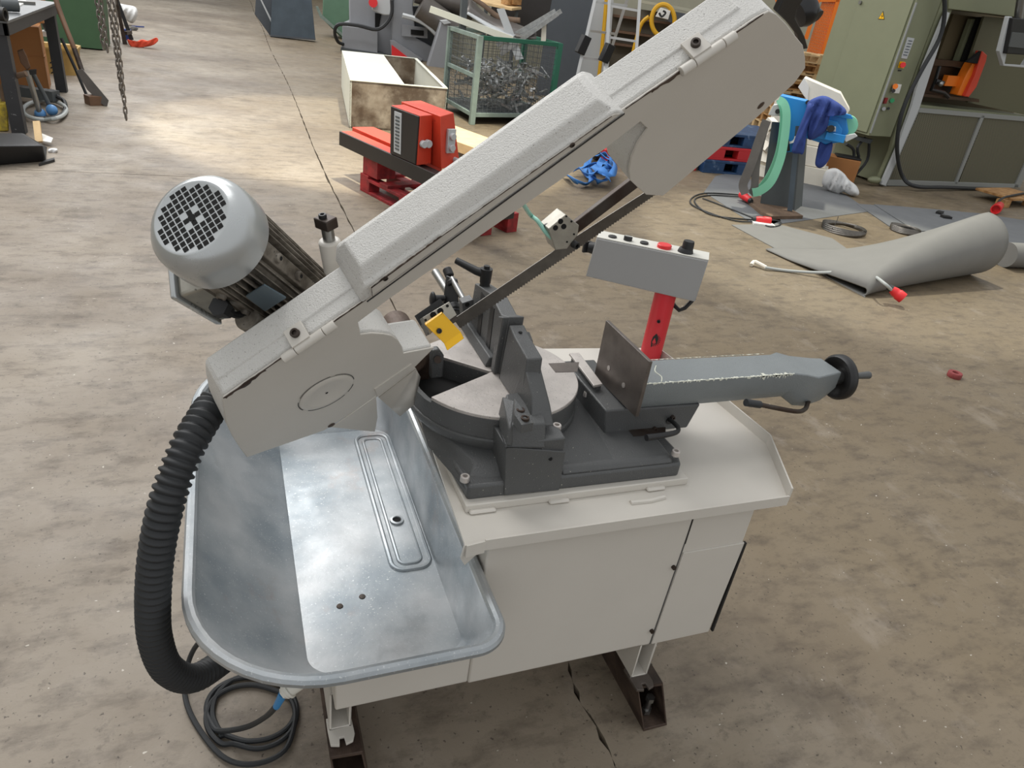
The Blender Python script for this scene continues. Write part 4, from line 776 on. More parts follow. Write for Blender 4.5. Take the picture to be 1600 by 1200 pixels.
# ---- olive press brake
B0, B1 = V((7.93,7.07,0)), V((11.02,7.46,0)); fdir = (B1-B0).normalized(); bn = V((fdir.y, -fdir.x, 0)); PB = Pl(B0, bn); PS = lambda base: Pl(base, -fdir)
br = thing('press_brake', B0, 'big olive green press brake with a grey mesh guard and switch cabinet', 'machine')
MB().prism([B0+V((0,0,.03)), B0-bn*.9+V((0,0,.03)), B0-bn*.9+V((0,0,3)), B0+V((0,0,3))], fdir*.07).build('side_frame', 'olive', br, .004)
MB().hexa([B0+fdir*.07-bn*.8+V((0,0,z))+d for z in (.03, 3.0) for d in (V((0,0,0)), fdir*3.6, fdir*3.6-bn*.1, -bn*.1)]).build('back_panel', 'recess', br)
PB.slab('table', 'olive', br, [(1434,163),(1620,184),(1620,190),(1430,172)], -.02, .5); PB.slab('ram', 'olive', br, [(1484,-40),(1640,-40),(1640,34),(1590,27),(1482,14)], .05, .5, .006)
# guard frame and mesh
for q in ([(1377,290),(1385,291),(1437,172),(1428,170)], [(1492,287),(1496,287),(1539,181),(1534,180)], [(1583,296),(1592,297),(1640,190),(1632,190)], [(1428,168),(1428,175),(1640,193),(1640,186)], [(1383,281),(1380,290),(1590,295),(1592,288)]): PB.slab('guard_rail', 'guard_grey', br, q, .03, .03, .002)
PB.slab('mesh_panel', 'perforated', br, [(1437,174),(1536,182),(1495,287),(1388,284)], .01, .008); PB.slab('mesh_panel', 'perforated', br, [(1539,182),(1636,190),(1588,291),(1497,288)], .01, .008)
PB.slab('side_rail', 'light_grey', br, [(1484,20),(1478,18),(1440,110),(1425,165),(1400,235),(1377,288),(1384,290),(1437,168)], .06, .03)
PB.slab('front_edge', 'olive', br, [(1484,-30),(1492,-30),(1480,20),(1402,236),(1380,290),(1370,287),(1392,235),(1400,200)], .01, .04)
# tooling
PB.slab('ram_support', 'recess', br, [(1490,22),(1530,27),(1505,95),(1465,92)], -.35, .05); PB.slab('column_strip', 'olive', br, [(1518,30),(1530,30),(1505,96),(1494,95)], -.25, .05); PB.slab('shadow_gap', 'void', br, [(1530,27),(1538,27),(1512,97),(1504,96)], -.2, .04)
PB.slab('side_sheet', 'olive_dark', br, [(1538,26),(1650,34),(1650,190),(1512,160),(1522,100),(1514,96)], -.12, .03)
PB.slab('beam', 'brown_steel', br, [(1458,92),(1518,98),(1520,106),(1454,102)], -.18, .3); PB.slab('beam', 'brown_steel', br, [(1456,102),(1512,108),(1505,150),(1436,146)], -.28, .2); PB.slab('rail', 'brown_steel', br, [(1436,146),(1530,155),(1530,160),(1434,150)], -.03, .1)
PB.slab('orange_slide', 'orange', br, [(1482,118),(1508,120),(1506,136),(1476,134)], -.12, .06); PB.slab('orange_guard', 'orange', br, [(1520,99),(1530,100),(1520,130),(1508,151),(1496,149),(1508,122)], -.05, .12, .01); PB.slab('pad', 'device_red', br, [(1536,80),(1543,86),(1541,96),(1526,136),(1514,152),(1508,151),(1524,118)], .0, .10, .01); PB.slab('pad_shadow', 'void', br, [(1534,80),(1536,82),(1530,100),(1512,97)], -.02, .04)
rod('lever', 'black', br, PB.p(1462,127,.0), PB.p(1474,131,.06), .03); mb = MB(); mb.sphere(PB.p(1470,131,.08), .032); mb.build('lever_ball', 'steel', br); MB().tube([PB.p(1468,104,-.05), PB.p(1462,125,-.02), PB.p(1455,140,0), PB.p(1475,145,0), PB.p(1482,152,0)], .022, 8).build('bracket', 'black', br)
# switch cabinet: front panel parallel to the guard, door on the side plane
c0 = PB.p(1357,212,.0); PD = Pl(c0, -fdir); fr_ = [PB.p(1357,212), PB.p(1388,214), PB.p(1480,-30), PB.p(1443,-28)]; zb = c0.z
MB().prism([V((c0.x,c0.y,zb)), V((c0.x,c0.y,zb))+fdir*.42, V((c0.x,c0.y,2.9))+fdir*.42, V((c0.x,c0.y,2.9))], -bn*1.05).build('switch_cabinet', 'olive', br, .004)
cabo = bpy.data.objects['switch_cabinet']
dd1 = [PD.p(*q, .005) for q in ((1359,207),(1307,176),(1350,0),(1432,0))]; MB().prism([V((c0.x,c0.y,zb+.03))-bn*.03, V((c0.x,c0.y,zb+.03))-bn*.76, V((c0.x,c0.y,2.85))-bn*.76, V((c0.x,c0.y,2.85))-bn*.03], -fdir*.02).build('door', 'olive', cabo, .003)
def pr_(px, py): return PD.p(px, py, .022)
lab(MB().prism([pr_(1380,17), pr_(1372,30), pr_(1382,30.5)], -fdir*.002).build('warning_sign', 'black', cabo), 'yellow triangle with a black lightning bolt'); so = bpy.data.objects['warning_sign']
q = [pr_(1379.6,19), pr_(1373.2,29.3), pr_(1381.4,29.7)]; MB().prism([p-fdir*.003 for p in q], -fdir*.002).build('yellow_field', 'yellow', cabo)
q = [(1379.2,21.5),(1377.3,25.6),(1378.8,25.3),(1377.4,28.6),(1380.3,24.4),(1378.6,24.7)]; MB().prism([pr_(*p)-fdir*.006 for p in q], -fdir*.001).build('lightning_bolt', 'black', cabo)
MB().cyl(pr_(1345,4), pr_(1345,4)-fdir*.02, .02).build('lock', 'steel', cabo)
def sw1(px, py, r, m, name, parent=cabo, th=.03): return rod(name, m, parent, PB.p(px, py, .0), PB.p(px, py, th), r)
PB.slab('rating_plate', 'light_grey', cabo, [(1418,58),(1429,60),(1417,92),(1408,91)], 0.005, 0.005)
for i in range(6): PB.slab('plate_line', 'steel_blue', cabo, [(1420-i*1.6,63+i*4.4),(1426-i*1.6,63.8+i*4.4),(1425.5-i*1.6,65+i*4.4),(1419.5-i*1.6,64.2+i*4.4)], .009, .002)
PB.slab('switch_plate', 'yellow', cabo, [(1407,96),(1415,97),(1412,107),(1404,106)], .01, .01); sw1(1411,101.5,.03,'red','main_switch', th=.05)
PB.slab('switch_label', 'black', cabo, [(1404,109),(1409,109.5),(1408,111.5),(1403,111)], 0.005, 0.005)
PB.slab('label_plate', 'paper', cabo, [(1397,131),(1409,132),(1405,146),(1393,145)], .008, .008); sw1(1399,135,.03,'orange','push_button', th=.05); sw1(1396,142,.022,'black','push_button', th=.045)
sw1(1394,157,.026,'green_lamp','green_button'); PB.slab('socket', 'red_pallet', cabo, [(1384,153),(1388,153),(1385,162),(1381,162)], .02, .02); sw1(1381,170,.022,'steel','key_switch'); sw1(1388.5,169.5,.015,'black','push_button')
PB.rod('hinge_line', 'guard_grey', cabo, (1360,208), (1432,4), .012, .006)
PB.slab('hmi_frame', 'light_grey', br, [(1576,26),(1582,26),(1573,85),(1570,100),(1600,102),(1610,86),(1612,90),(1602,106),(1568,103),(1562,80)], .5, .05, .006); PB.slab('hmi_screen', 'black', br, [(1584,28),(1640,32),(1630,88),(1573,84)], .55, .10, .01); PB.slab('display', 'screen', br, [(1582,50),(1630,54),(1624,78),(1577,73)], .56, .02)
rod('hmi_post', 'steel', br, PB.p(1592,28,.5), PB.p(1600,-30,.5), .05)
mb = MB(); mb.tube([PB.p(1474,-20,.12), PB.p(1476,20,.12), PB.p(1468,60,.12), PB.p(1440,110,.12), PB.p(1415,160,.12), PB.p(1404,200,.12), PB.p(1402,240,.12), PB.p(1410,275,.12), PB.p(1430,291,.25), PB.p(1480,293,.22), PB.p(1560,296,.2)], .024, 8, sub=5); mb.build('hanging_cable', 'rubber', br)
for k_, q in enumerate(([(1322,225),(1334,235),(1332,260),(1333,272)], [(1352,215),(1340,230),(1342,245)], [(1358,220),(1355,250),(1335,275)])): PB.rod; MB().tube([PB.p(*p, -.2) for p in q], .018, 8, sub=4).build('cable', 'rubber', br)
PB.slab('cable_entry', 'pedestal', br, [(1346,215),(1365,218),(1360,225),(1345,221)], -.15, .12, .005)
mb = MB(); mb.sphere(PB.p(1366,281,.02), .09, (1.2,.6,.5)); mb.build('foot_casting', 'olive', br)
# pallet and plug at the right edge
wpl = thing('wooden_pallet', pt(1590,322), 'small corner of a wooden pallet at the right edge of the frame', 'pallet'); MB().bx(-.0,.8,-.0,.5,.09,.12, Matrix.Translation(pt(1577,325))@Matrix.Rotation(.15,4,'Z')).build('deck_board','wood',wpl,.003); MB().bx(0,.14,0,.12,0,.09, Matrix.Translation(pt(1567,325))@Matrix.Rotation(.15,4,'Z')).build('block','wood',wpl,.003); MB().bx(.5,.64,0,.12,0,.09, Matrix.Translation(pt(1577,325))@Matrix.Rotation(.15,4,'Z')).build('block','wood',wpl,.003)
cp = thing('cable', pt(1570,315), 'short dark cable with a red plug beside the pallet at the right edge', 'cable'); MB().tube([pt(1562,322,.05), pt(1560,316,.08), pt(1568,309,.12), pt(1585,305,.14), pt(1610,300,.14)], .014, 8, sub=4).build('cord', 'rubber', cp); plug(pt(1562,321,.07), pt(1556,327,.06), cp, .05)

# ---- cream tank with half lid
h = .50; T0, TL = pt(546,200), pt(547,126,h); TR_ = pt(699,139,h); TBL = pt(534,80,h); ex = (TR_-TL); ex.z = 0; ey = TBL-TL; ey.z = 0; o0 = V((TL.x, TL.y, 0))
tk_ = thing('metal_tank', o0, 'open cream sheet-metal tank with brown oil stains and a half lid', 'tank')
def quadbox(name, m, a, b, c, z0, z1, parent, bevel=0):   # a origin, b & c edge vectors
    p = [a, a+b, a+b+c, a+c]; return MB().hexa([V((q.x,q.y,z0)) for q in p]+[V((q.x,q.y,z1)) for q in p]).build(name, m, parent, bevel)
ux, uy = ex.normalized(), ey.normalized(); t_ = .02
lab(quadbox('front_wall', 'tank_dirty', o0, ex, uy*t_, .0, h, tk_), 'cream wall with large brown stains'); quadbox('back_wall', 'tank_dirty', o0+ey, ex, -uy*t_, 0, h, tk_); quadbox('side_wall', 'tank_cream', o0, ux*t_, ey, 0, h, tk_); quadbox('side_wall', 'tank_cream', o0+ex, -ux*t_, ey, 0, h, tk_); quadbox('tank_floor', 'tank_dirty', o0, ex, ey, .0, .02, tk_)
quadbox('lid', 'tank_cream', o0+ux*.0-uy*.01, ex*.50, ey*1.0, h, h+.012, tk_, .003); quadbox('divider', 'tank_dirty', o0+ex*.50, ux*t_, ey, 0, h-.01, tk_); quadbox('rim', 'tank_cream', o0+ex*.5-uy*.01, ex*.5, uy*.035, h, h+.01, tk_); quadbox('rim', 'tank_cream', o0+ex-ux*.04, ux*.045, ey, h, h+.01, tk_); quadbox('rim', 'tank_cream', o0+ey-uy*.03, ex, uy*.035, h, h+.01, tk_); quadbox('rim', 'tank_cream', o0+ex*.5, ux*.05, ey, h, h+.011, tk_)

# ---- red device on red pallet
za, zb_ = .40, .27
d1 = pt(530,205,za); d2 = pt(608,240,za); ax = d2-d1; ax.z = 0; ax.normalize(); ay = V((-ax.y, ax.x, 0)); Ld = 2.1
rdv = thing('machine_module', V((d1.x, d1.y, 0)), 'red and black machine module with two upright boxes, lying on a red pallet', 'machine part')
def db(name, m, x0, x1, y0, y1, z0, z1, bevel=.003, par_=None): a = V((d1.x,d1.y,0))+ax*x0+ay*y0; return quadbox(name, m, a, ax*(x1-x0), ay*(y1-y0), z0, z1, par_ or rdv, bevel)
db('beam_face', 'device_black', 0, Ld, 0, .02, .29, .40); db('beam', 'device_red', .0, .77, .02, .13, .29, .40); db('beam', 'device_black', .77, Ld, .02, .13, .29, .385); db('beam', 'device_red', -.08, .95, .165, .37, .29, .415)
def dq(x, y, z): q = V((d1.x,d1.y,0))+ax*x+ay*y; q.z = z; return q
def dhex(name, m, bot, top, z0, z1, p_): return MB().hexa([dq(*q, z0) for q in bot]+[dq(*q, z1) for q in top]).build(name, m, p_, .004)
ub_ = dhex('upright_box', 'device_red', [(.77,.012),(1.13,.012),(1.10,.155),(.74,.155)], [(.77,.0),(1.15,.0),(1.11,.13),(.74,.13)], .40, .748, rdv)
dhex('black_panel', 'device_black', [(.78,.0),(1.12,.0),(1.12,.012),(.78,.012)], [(.78,-.012),(1.14,-.012),(1.14,.01),(.78,.01)], .405, .742, ub_)
dhex('grey_strip', 'light_grey', [(.835,-.004),(.93,-.004),(.93,.0),(.835,.0)], [(.835,-.016),(.93,-.016),(.93,-.01),(.835,-.01)], .43, .72, ub_)
for i in range(10): z0_ = .455+i*.025; yy = -.005-.012*(z0_-.43)/.29; dhex('rule_mark', 'pedestal', [(.855,yy-.003),(.91,yy-.003),(.91,yy),(.855,yy)], [(.855,yy-.003),(.91,yy-.003),(.91,yy),(.855,yy)], z0_, z0_+.012, ub_)
u2 = dhex('upright_box', 'device_red', [(.66,.19),(1.20,.175),(1.13,.40),(.62,.42)], [(.66,.155),(1.20,.135),(1.07,.345),(.605,.369)], .385, .755, rdv)
a = dq(1.125,.085,.555); mb = MB(); mb.cyl(a, a+ax*.035, .028); mb.cyl(a-ay*.045+ax*.01, a-ay*.045+ax*.045, .026); mb.build('connector', 'light_grey', ub_, .003)
a = dq(1.15,.27,0); mb = MB(); mb.prism([a+V((0,0,.49))-ay*.035, a+V((0,0,.49))+ay*.035, a+V((0,0,.66))+ay*.035, a+V((0,0,.66))-ay*.035], ax*.025); mb.cyl(a+V((0,0,.53)), a+V((0,0,.53))+ax*.05, .025); mb.cyl(a+V((0,0,.61)), a+V((0,0,.61))+ax*.05, .025); mb.build('connector_block', 'light_grey', u2, .003)
mb = MB(); a = a+V((0,0,.43))+ay*.07-ax*.02; mb.cyl(a, a+ax*.05, .022); mb.build('knob', 'light_grey', u2)
def wpallet(c, axx, ayy, m, label, sx=1.2, sy=.8, z0=0, name='wooden_pallet', group=None, boards=5):
    root = thing(name, c, label, 'pallet', group); c = V((c[0], c[1], 0))
    for j in range(boards): quadbox('deck_board', m, c+axx*(j*(sx-.12)/(boards-1)) , axx*.12, ayy*sy, z0+.122, z0+.144, root, .002)
    for i in range(3):
        a = c+ayy*(i*(sy-.1)/2); quadbox('stringer_board', m, a, axx*sx, ayy*.1, z0+.1, z0+.122, root, .002); quadbox('bottom_board', m, a, axx*sx, ayy*.1, z0, z0+.022, root, .002)
        for j in range(3): quadbox('block', m, a+axx*(j*(sx-.14)/2), axx*.14, ayy*.1, z0+.022, z0+.1, root, .002)
    return root
pc = V((d1.x,d1.y,0))+ax*.32+ay*.02; wpallet(pc, ax, ay, 'red_pallet', 'red painted wooden pallet on the floor under the red machine module', 1.3, .6)
db('support', 'red_pallet', .34, .56, .03, .2, .146, .288); db('support', 'red_pallet', 1.2, 1.4, .03, .2, .146, .288)
pk = MB(); A1, A2, A3, A4 = GZ(704,194,.26), GZ(790,225,.26), GZ(790,248,.26), GZ(704,218,.26); one(pk.prism([A1, A2, A3, A4], (0,0,-.09)), 'wooden_plank', 'wood_pale', 'pale wooden plank behind the red machine module', 'plank')
pk = MB(); sb1 = V((A1.x+.05, A1.y-.1, 0)); pk.bx(0,.3,-.3,.0,0,.165, Matrix.Translation(sb1)); one(pk, 'support_block', 'wood_dark', 'dark block carrying the pale plank behind the red module', 'block')

# ---- lattice scrap box
g0, gx, gy = V((3.0,9.27,0)), V((1.28,.46,0)), V((-.06,1.15,0)); gbx = thing('lattice_box', g0, 'sage green steel lattice box full of metal offcuts', 'crate'); H0, H1 = .12, 1.05
def gp(a, b, z): return g0+gx*a+gy*b+V((0,0,z))
for a, b in ((0,0),(1,0),(0,1),(1,1)): m_ = MB(); barA(m_, gp(a,b,0), gp(a,b,H1), .07, .07, V((1,0,0))); m_.build('post', 'sage' if a == 0 else 'box_green', gbx, .004)
for (a, b, c, d) in ((0,0,1,0),(1,0,1,1),(1,1,0,1),(0,1,0,0)):
    for z in (H0, H1-.02) + ((.58,) if (a, c) == (0, 0) else ()): m_ = MB(); barA(m_, gp(a,b,z), gp(c,d,z), .04, .05); m_.build('rail', 'box_green' if (z > 1 and b == 0) else 'sage', gbx, .003)
    m_ = MB(); n1 = 18
    for i in range(1, n1): barA(m_, gp(a+(c-a)*i/n1, b+(d-b)*i/n1, H0), gp(a+(c-a)*i/n1, b+(d-b)*i/n1, H1), 0.005, 0.005, V((1,0,0)))
    for i in range(1, 14): z = H0+(H1-H0)*i/14; barA(m_, gp(a,b,z), gp(c,d,z), 0.005, 0.005)
    m_.build('wire_mesh', 'pedestal', gbx, flat=True)['kind'] = 'stuff'
MB().prism([gp(0,0,H0), gp(1,0,H0), gp(1,1,H0), gp(0,1,H0)], (0,0,.02)).build('base_sheet', 'pedestal', gbx)
rs = random.Random(11); sc = MB()
for i in range(330):
    a, b, z = rs.uniform(.06,.94), rs.uniform(.06,.94), H0+.05+rs.random()**.8*.52; L_ = rs.uniform(.05,.26); w_ = rs.uniform(.015,.05); d = V((rs.uniform(-1,1), rs.uniform(-1,1), rs.uniform(-.5,.6))).normalized(); p = gp(a,b,z); barA(sc, p-d*L_/2, p+d*L_/2, w_, rs.choice((.004,.012,.03)))
sc.build('metal_offcuts', 'scrap', None, flat=True); so = bpy.data.objects['metal_offcuts']; so['kind'] = 'stuff'; tag(so, 'heap of shiny aluminium and steel offcuts inside the lattice box', 'scrap')
GP = Pl((3.9,10.3)); 
for i, (a, b_) in enumerate((((815,48),(868,17)),((822,52),(877,17)),((820,58),(872,21)))):
    p = GP.p(*a, .05*i); q = GP.p(*b_, .05*i); p = p+(p-q)*.75; p.z = max(p.z, .3); s_ = .055; m_ = MB(); d = (q-p).normalized(); sd_ = d.cross(V((0,0,1))).normalized(); u_ = sd_.cross(d)
    o4 = [(-1,-1),(1,-1),(1,1),(-1,1)]
    for k_ in range(4):
        j = (k_+1) % 4; f_ = lambda c, r: sd_*c[0]*r+u_*c[1]*r; A_, B_ = o4[k_], o4[j]; m_.hexa([p+f_(A_,s_/2), p+f_(B_,s_/2), p+f_(B_,s_/2-.008), p+f_(A_,s_/2-.008), q+f_(A_,s_/2), q+f_(B_,s_/2), q+f_(B_,s_/2-.008), q+f_(A_,s_/2-.008)])
    one(m_, 'square_tube', 'scrap', ['leftmost square steel tube standing in the lattice box', 'rightmost square steel tube standing in the lattice box', 'lower square steel tube between the other two in the lattice box'][i], 'tube', 'square tubes in the lattice box')
GP.slab('profile', 'light_grey', None, [(776,14),(788,13),(818,92),(806,94)], .1, .05); tag(bpy.data.objects['profile'], 'light grey channel profile leaning in the lattice box', 'profile')
GP.slab('white_profile', 'cream_box', None, [(847,34),(854,33),(853,64),(845,66)], .05, .04); tag(bpy.data.objects['white_profile'], 'short white profile standing beside the square tubes', 'profile')
ch = thing('curved_chute', (3.6,10.0,0), 'long curved steel chute resting across the lattice box', 'chute')
def strip(P1, P2, name, m, th=.012):
    a = spline([GP.p(*q[:2], q[2] if len(q) > 2 else 0) for q in P1], 6); b = spline([GP.p(*q[:2], q[2] if len(q) > 2 else 0) for q in P2], 6); mb = MB(); k = len(a); mb.add([p for x in zip(a, b) for p in x], [(2*i, 2*i+1, 2*i+3, 2*i+2) for i in range(k-1)]); return mb.build(name, m, ch, solid=th)
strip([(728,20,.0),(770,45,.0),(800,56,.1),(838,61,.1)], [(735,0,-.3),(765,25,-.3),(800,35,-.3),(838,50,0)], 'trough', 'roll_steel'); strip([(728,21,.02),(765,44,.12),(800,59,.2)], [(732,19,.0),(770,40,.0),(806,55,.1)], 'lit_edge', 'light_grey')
strip([(735,-2,-.3),(755,12,-.3),(776,30,-.3),(790,35,-.3),(813,36,-.3)], [(742,-4,-.33),(757,5,-.33),(776,20,-.33),(790,25,-.33),(813,28,-.33)], 'rear_flange', 'wood_dark')
m_ = MB(); barA(m_, GP.p(672,14,.35), GP.p(801,62,.35), .05, .08); one(m_, 'steel_profile', 'tank_cream', 'long dirty white profile lying across the top of the lattice box', 'profile')
m_ = MB(); barA(m_, GP.p(722,52,.3), GP.p(727,-25,.3), .08, .08, V((1,0,0))); one(m_, 'steel_post', 'pedestal', 'upright grey steel post behind the lattice box', 'post')
m_ = MB(); barA(m_, gp(.0,.5,H1+.02), gp(1.0,.6,H1+.02), .05, .03)

# ---- grey plate roll behind
P0_ = pt(537,78); PR = Pl(P0_); ro = thing('plate_roll', P0_, 'large grey plate rolling machine with two thick rolls behind the tank', 'machine')
PR.slab('end_cabinet', 'machine_grey', ro, [(545,-20),(620,-20),(622,48),(618,88),(535,75),(536,40),(546,36)], 0, 1.0, .02); PR.slab('base', 'machine_grey', ro, [(535,40),(590,46),(590,86),(534,77)], .3, .3, .01); PR.slab('base_sill', 'pedestal', ro, [(533,74),(600,84),(600,90),(532,79)], .32, .3)
PR.slab('switch_box', 'light_grey', ro, [(580,-20),(614,-20),(612,24),(600,24),(582,17)], .45, .25, .02); rod('emergency_stop', 'red', ro, PR.p(583,4,.45), PR.p(583,4,.58), .09); PR.slab('slot', 'void', ro, [(586,20),(596,22),(592,44),(586,43)], .02, .03)
PR.slab('frame', 'machine_grey', ro, [(616,-30),(650,-30),(645,10),(650,60),(725,100),(700,130),(640,100),(612,68)], .3, .5, .02)
PR.slab('machine_bed', 'slate', ro, [(628,10),(700,10),(720,110),(690,125),(628,72)], .1, .3); PR.slab('cross_beam', 'machine_grey', ro, [(610,64),(616,64),(660,92),(655,100),(612,86)], .55, .2)
PR.slab('red_stripe', 'red', ro, [(612,70),(638,90),(612,87)], .58, .04); PR.slab('bed_window', 'void', ro, [(642,46),(662,48),(662,56),(642,54)], .45, .02); PR.slab('panel', 'machine_grey', ro, [(628,38),(668,44),(668,60),(628,56)], .42, .03)
rod('roll', 'roll_steel', ro, PR.p(656,10,.7), PR.p(708,48,.7), .26, n=28); rod('roll', 'roll_steel', ro, PR.p(650,-14,.4), PR.p(740,14,.4), .22, n=28)
m_ = MB(); m_.tube([PR.p(629,24,.8), PR.p(650,30,.8), PR.p(668,40,.8), PR.p(684,56,.8)], .05, 6, sub=3); m_.build('support_arm', 'light_grey', ro)
PR.slab('stand_leg', 'machine_grey', ro, [(689,34),(701,36),(705,50),(700,135),(668,105)], 1.2, .35, .02); PR.slab('stand_plate', 'light_grey', ro, [(689,33),(700,32),(705,36),(694,38)], 1.25, .4)
m_ = MB(); m_.tube([PR.p(612,0,.8), PR.p(612,20,.8), PR.p(604,36,.8), PR.p(588,46,.8), PR.p(560,40,.8), PR.p(530,38,.8), PR.p(523,50,.7), PR.p(528,65,.5), PR.p(536,69,.3)], .035, 6, sub=4); m_.build('cable', 'rubber', ro)
# green machine and blue-grey machine
q0 = pt(541,62); PG = Pl(q0); gmm = thing('green_cabinet', q0, 'dark green machine cabinet left of the grey plate roll', 'machine'); PG.slab('body', 'machine_green', gmm, [(505,-20),(546,-20),(546,60),(536,62),(504,30)], 0, .8, .02); PG.slab('foot_rail', 'sage', gmm, [(493,10),(497,10),(502,22),(540,57),(540,61),(500,27)], .1, .08)
q0 = pt(458,62); PQ = Pl(q0); bmm = thing('steel_stand', q0, 'dark blue-grey sheet steel stand at the back of the aisle', 'stand'); PQ.slab('front_panel', 'steel_blue', bmm, [(426,-20),(485,-20),(493,63),(470,60),(422,56)], 0, .05, .01); PQ.slab('side_panel', 'slate', bmm, [(426,-20),(422,56),(398,22),(401,-20)], -.4, .05, .01); PQ.slab('cross_bar', 'light_grey', bmm, [(405,-4),(407,-4),(424,30),(424,36)], -.2, .05); PQ.slab('foot_bar', 'slate', bmm, [(422,54),(493,60),(493,63),(422,57)], .02, .3)
# black machine, slate panel, table with boxes, ladder, wall, shelf
q0 = V((6.6,14.3,0)); PW = Pl(q0)
PW.slab('black_cabinet', 'device_black', None, [(775,-30),(900,-30),(890,70),(760,60)], -.2, .4); tag(bpy.data.objects['black_cabinet'], 'black cabinet in the background behind the lattice box', 'cabinet'); o = bpy.data.objects['black_cabinet']
ps = thing('slate_panel', (5.6,12.6,0), 'tall dark slate sheet panel leaning left of the ladder', 'panel'); Pz = Pl((5.6,12.6)); MB().prism([Pz.p(*q) for q in ((866,-20),(936,-20),(900,120),(850,190),(828,188))], -Pz.n*.05).build('sheet', 'slate', ps)
tb_ = thing('work_table', (5.6,14.5,0), 'far table with a pale wooden top behind the curved chute', 'table'); Pt = Pl((5.4,14.6)); MB().prism([Pt.p(745,1,.3), Pt.p(800,13,.6), Pt.p(815,11,.3), Pt.p(770,-4,-.3)], (0,0,-.04)).build('top', 'wood_pale', tb_)
for px in (760, 808): a = Pt.p(px, 8, .3); m_ = MB(); barA(m_, (a.x,a.y,0), (a.x,a.y,a.z-.04), .06, .06, V((1,0,0))); m_.build('leg', 'pedestal', tb_)
for i, (px, py, s_, l) in enumerate(((795,8,.22,'wooden box on the far table, left one'), (803,7,.2,'wooden box on the far table, right one'))): a = Pt.p(px, py, .25); cub('wooden_box', 'wood', (a.x, a.y, a.z), s_, s_, .22, .3, label=l)
ld = thing('ladder', (6.0,12.0,0), 'aluminium combination ladder standing open in front of the back wall', 'ladder'); PL_ = Pl((6.05,11.9))
def rail(a, b, oa, ob, name='rail', m='alu_ladder', w=.05): 
    p, q = PL_.p(*a, oa), PL_.p(*b, ob); d = (q-p).normalized(); q = p+d*(p.z/-d.z) if d.z < 0 else q; m_ = MB(); barA(m_, p, q, w, .035, PL_.n); m_.build(name, m, ld); return p, q
r1 = rail((934,-20),(905,105), .3, .5); r2 = rail((951,45),(945,110), .3, .5); r3 = rail((953,-20),(949,72), .35, .45); r4 = rail((1001,-20),(995,70), .35, .45); r5 = rail((986,-20),(963,52), -.3, -.5)
def rung(a, b, oa, ob): p, q = PL_.p(*a, oa), PL_.p(*b, ob); m_ = MB(); barA(m_, p, q, .035, .035); m_.build('rung', 'alu_ladder', ld)
rung((930,3),(980,9),.3,.1); rung((921,48),(962,53),.35,-.2); rung((909,90),(945,94),.4,.3); rung((953,9),(999,17),.36,.36); rung((951,58),(996,65),.4,.4)
for px, py in ((911,70),(948,83)): a = PL_.p(px, py, .5); m_ = MB(); m_.bx(-.07,.07,-.07,.07,-.14,.14, Matrix.Translation(a)@Matrix.Rotation(.3,4,'Y')); m_.build('hinge_joint', 'black', ld, .01)
struct(MB().bx(4.6, 22, 16.2, 16.4, 0, 6).build('wall_back', 'wall_beige')); wb = bpy.data.objects['wall_back']
struct(MB().bx(-14.2, -14, -6, 40, 0, 6).build('wall_left', 'wall_beige')); struct(MB().bx(22, 22.2, -6, 40, 0, 6).build('wall_right', 'wall_beige')); struct(MB().bx(-14, 22, 40, 40.2, 0, 6).build('wall_far', 'wall_beige'))
Pb = Pl((7.6,14.6)); gpn = thing('wall_board', Pb.b, 'pale grey sheet panel behind the ladder', 'panel'); Pb.slab('sheet', 'light_grey', gpn, [(932,-20),(960,-20),(948,150),(890,180),(900,110)], .1, .05)
sh = thing('shelf_unit', Pb.b, 'low brown shelf unit under the back wall behind the ladder', 'shelf'); Pb.slab('back', 'wall_dim', sh, [(955,8),(1110,30),(1090,150),(930,150)], -.3, .1)
for (y0, y1) in ((28,36),(52,58),(72,78)): Pb.slab('shelf_board', 'rib_brown', sh, [(958,y0-6),(1080,y0+12),(1080,y0+15),(957,y0-2)], .0, .3)
Pb.slab('top_board', 'wall_beige', sh, [(1000,0),(1060,10),(1100,18),(1100,24),(1060,15),(998,4)], .1, .4)
hy = MB(); hy.tube([Pb.p(949,-20,.3), Pb.p(944,40,.3), Pb.p(938,100,.3), Pb.p(932,150,.3)], .04, 8, sub=4); hyo = one(hy, 'yellow_hose', 'hose_yellow', 'yellow hose hanging straight down behind the ladder', 'hose')
hy = MB(); ang = [math.radians(a) for a in range(-30, 330, 20)]; pts = [Pb.p(1036+18*math.cos(a), 32+25*math.sin(a), .35) for a in ang]; hy.tube([Pb.p(985,100,.3), Pb.p(1000,42,.3), Pb.p(1014,26,.33)], .04, 8, sub=4); hy.tube(pts, .045, 8, sub=2, closed=True); one(hy, 'yellow_hose', 'hose_yellow', 'coiled yellow hose hanging on the back wall right of the ladder', 'hose')
sbx = thing('socket_box', Pb.p(1034,22,.4), 'white socket box inside the coil of yellow hose', 'socket'); Pb.slab('box', 'paper', sbx, [(1032,12),(1048,17),(1044,31),(1024,26)], .4, .1, .01); MB().tube([Pb.p(1030,20,.55), Pb.p(1034,26,.55), Pb.p(1040,20,.55), Pb.p(1036,17,.55)], .02, 6, sub=3).build('cord', 'black', sbx)
Pb.slab('grey_case', 'slate', None, [(1048,17),(1075,22),(1066,44),(1042,32)], .35, .2); tag(bpy.data.objects['grey_case'], 'dark grey case beside the white socket box', 'case')
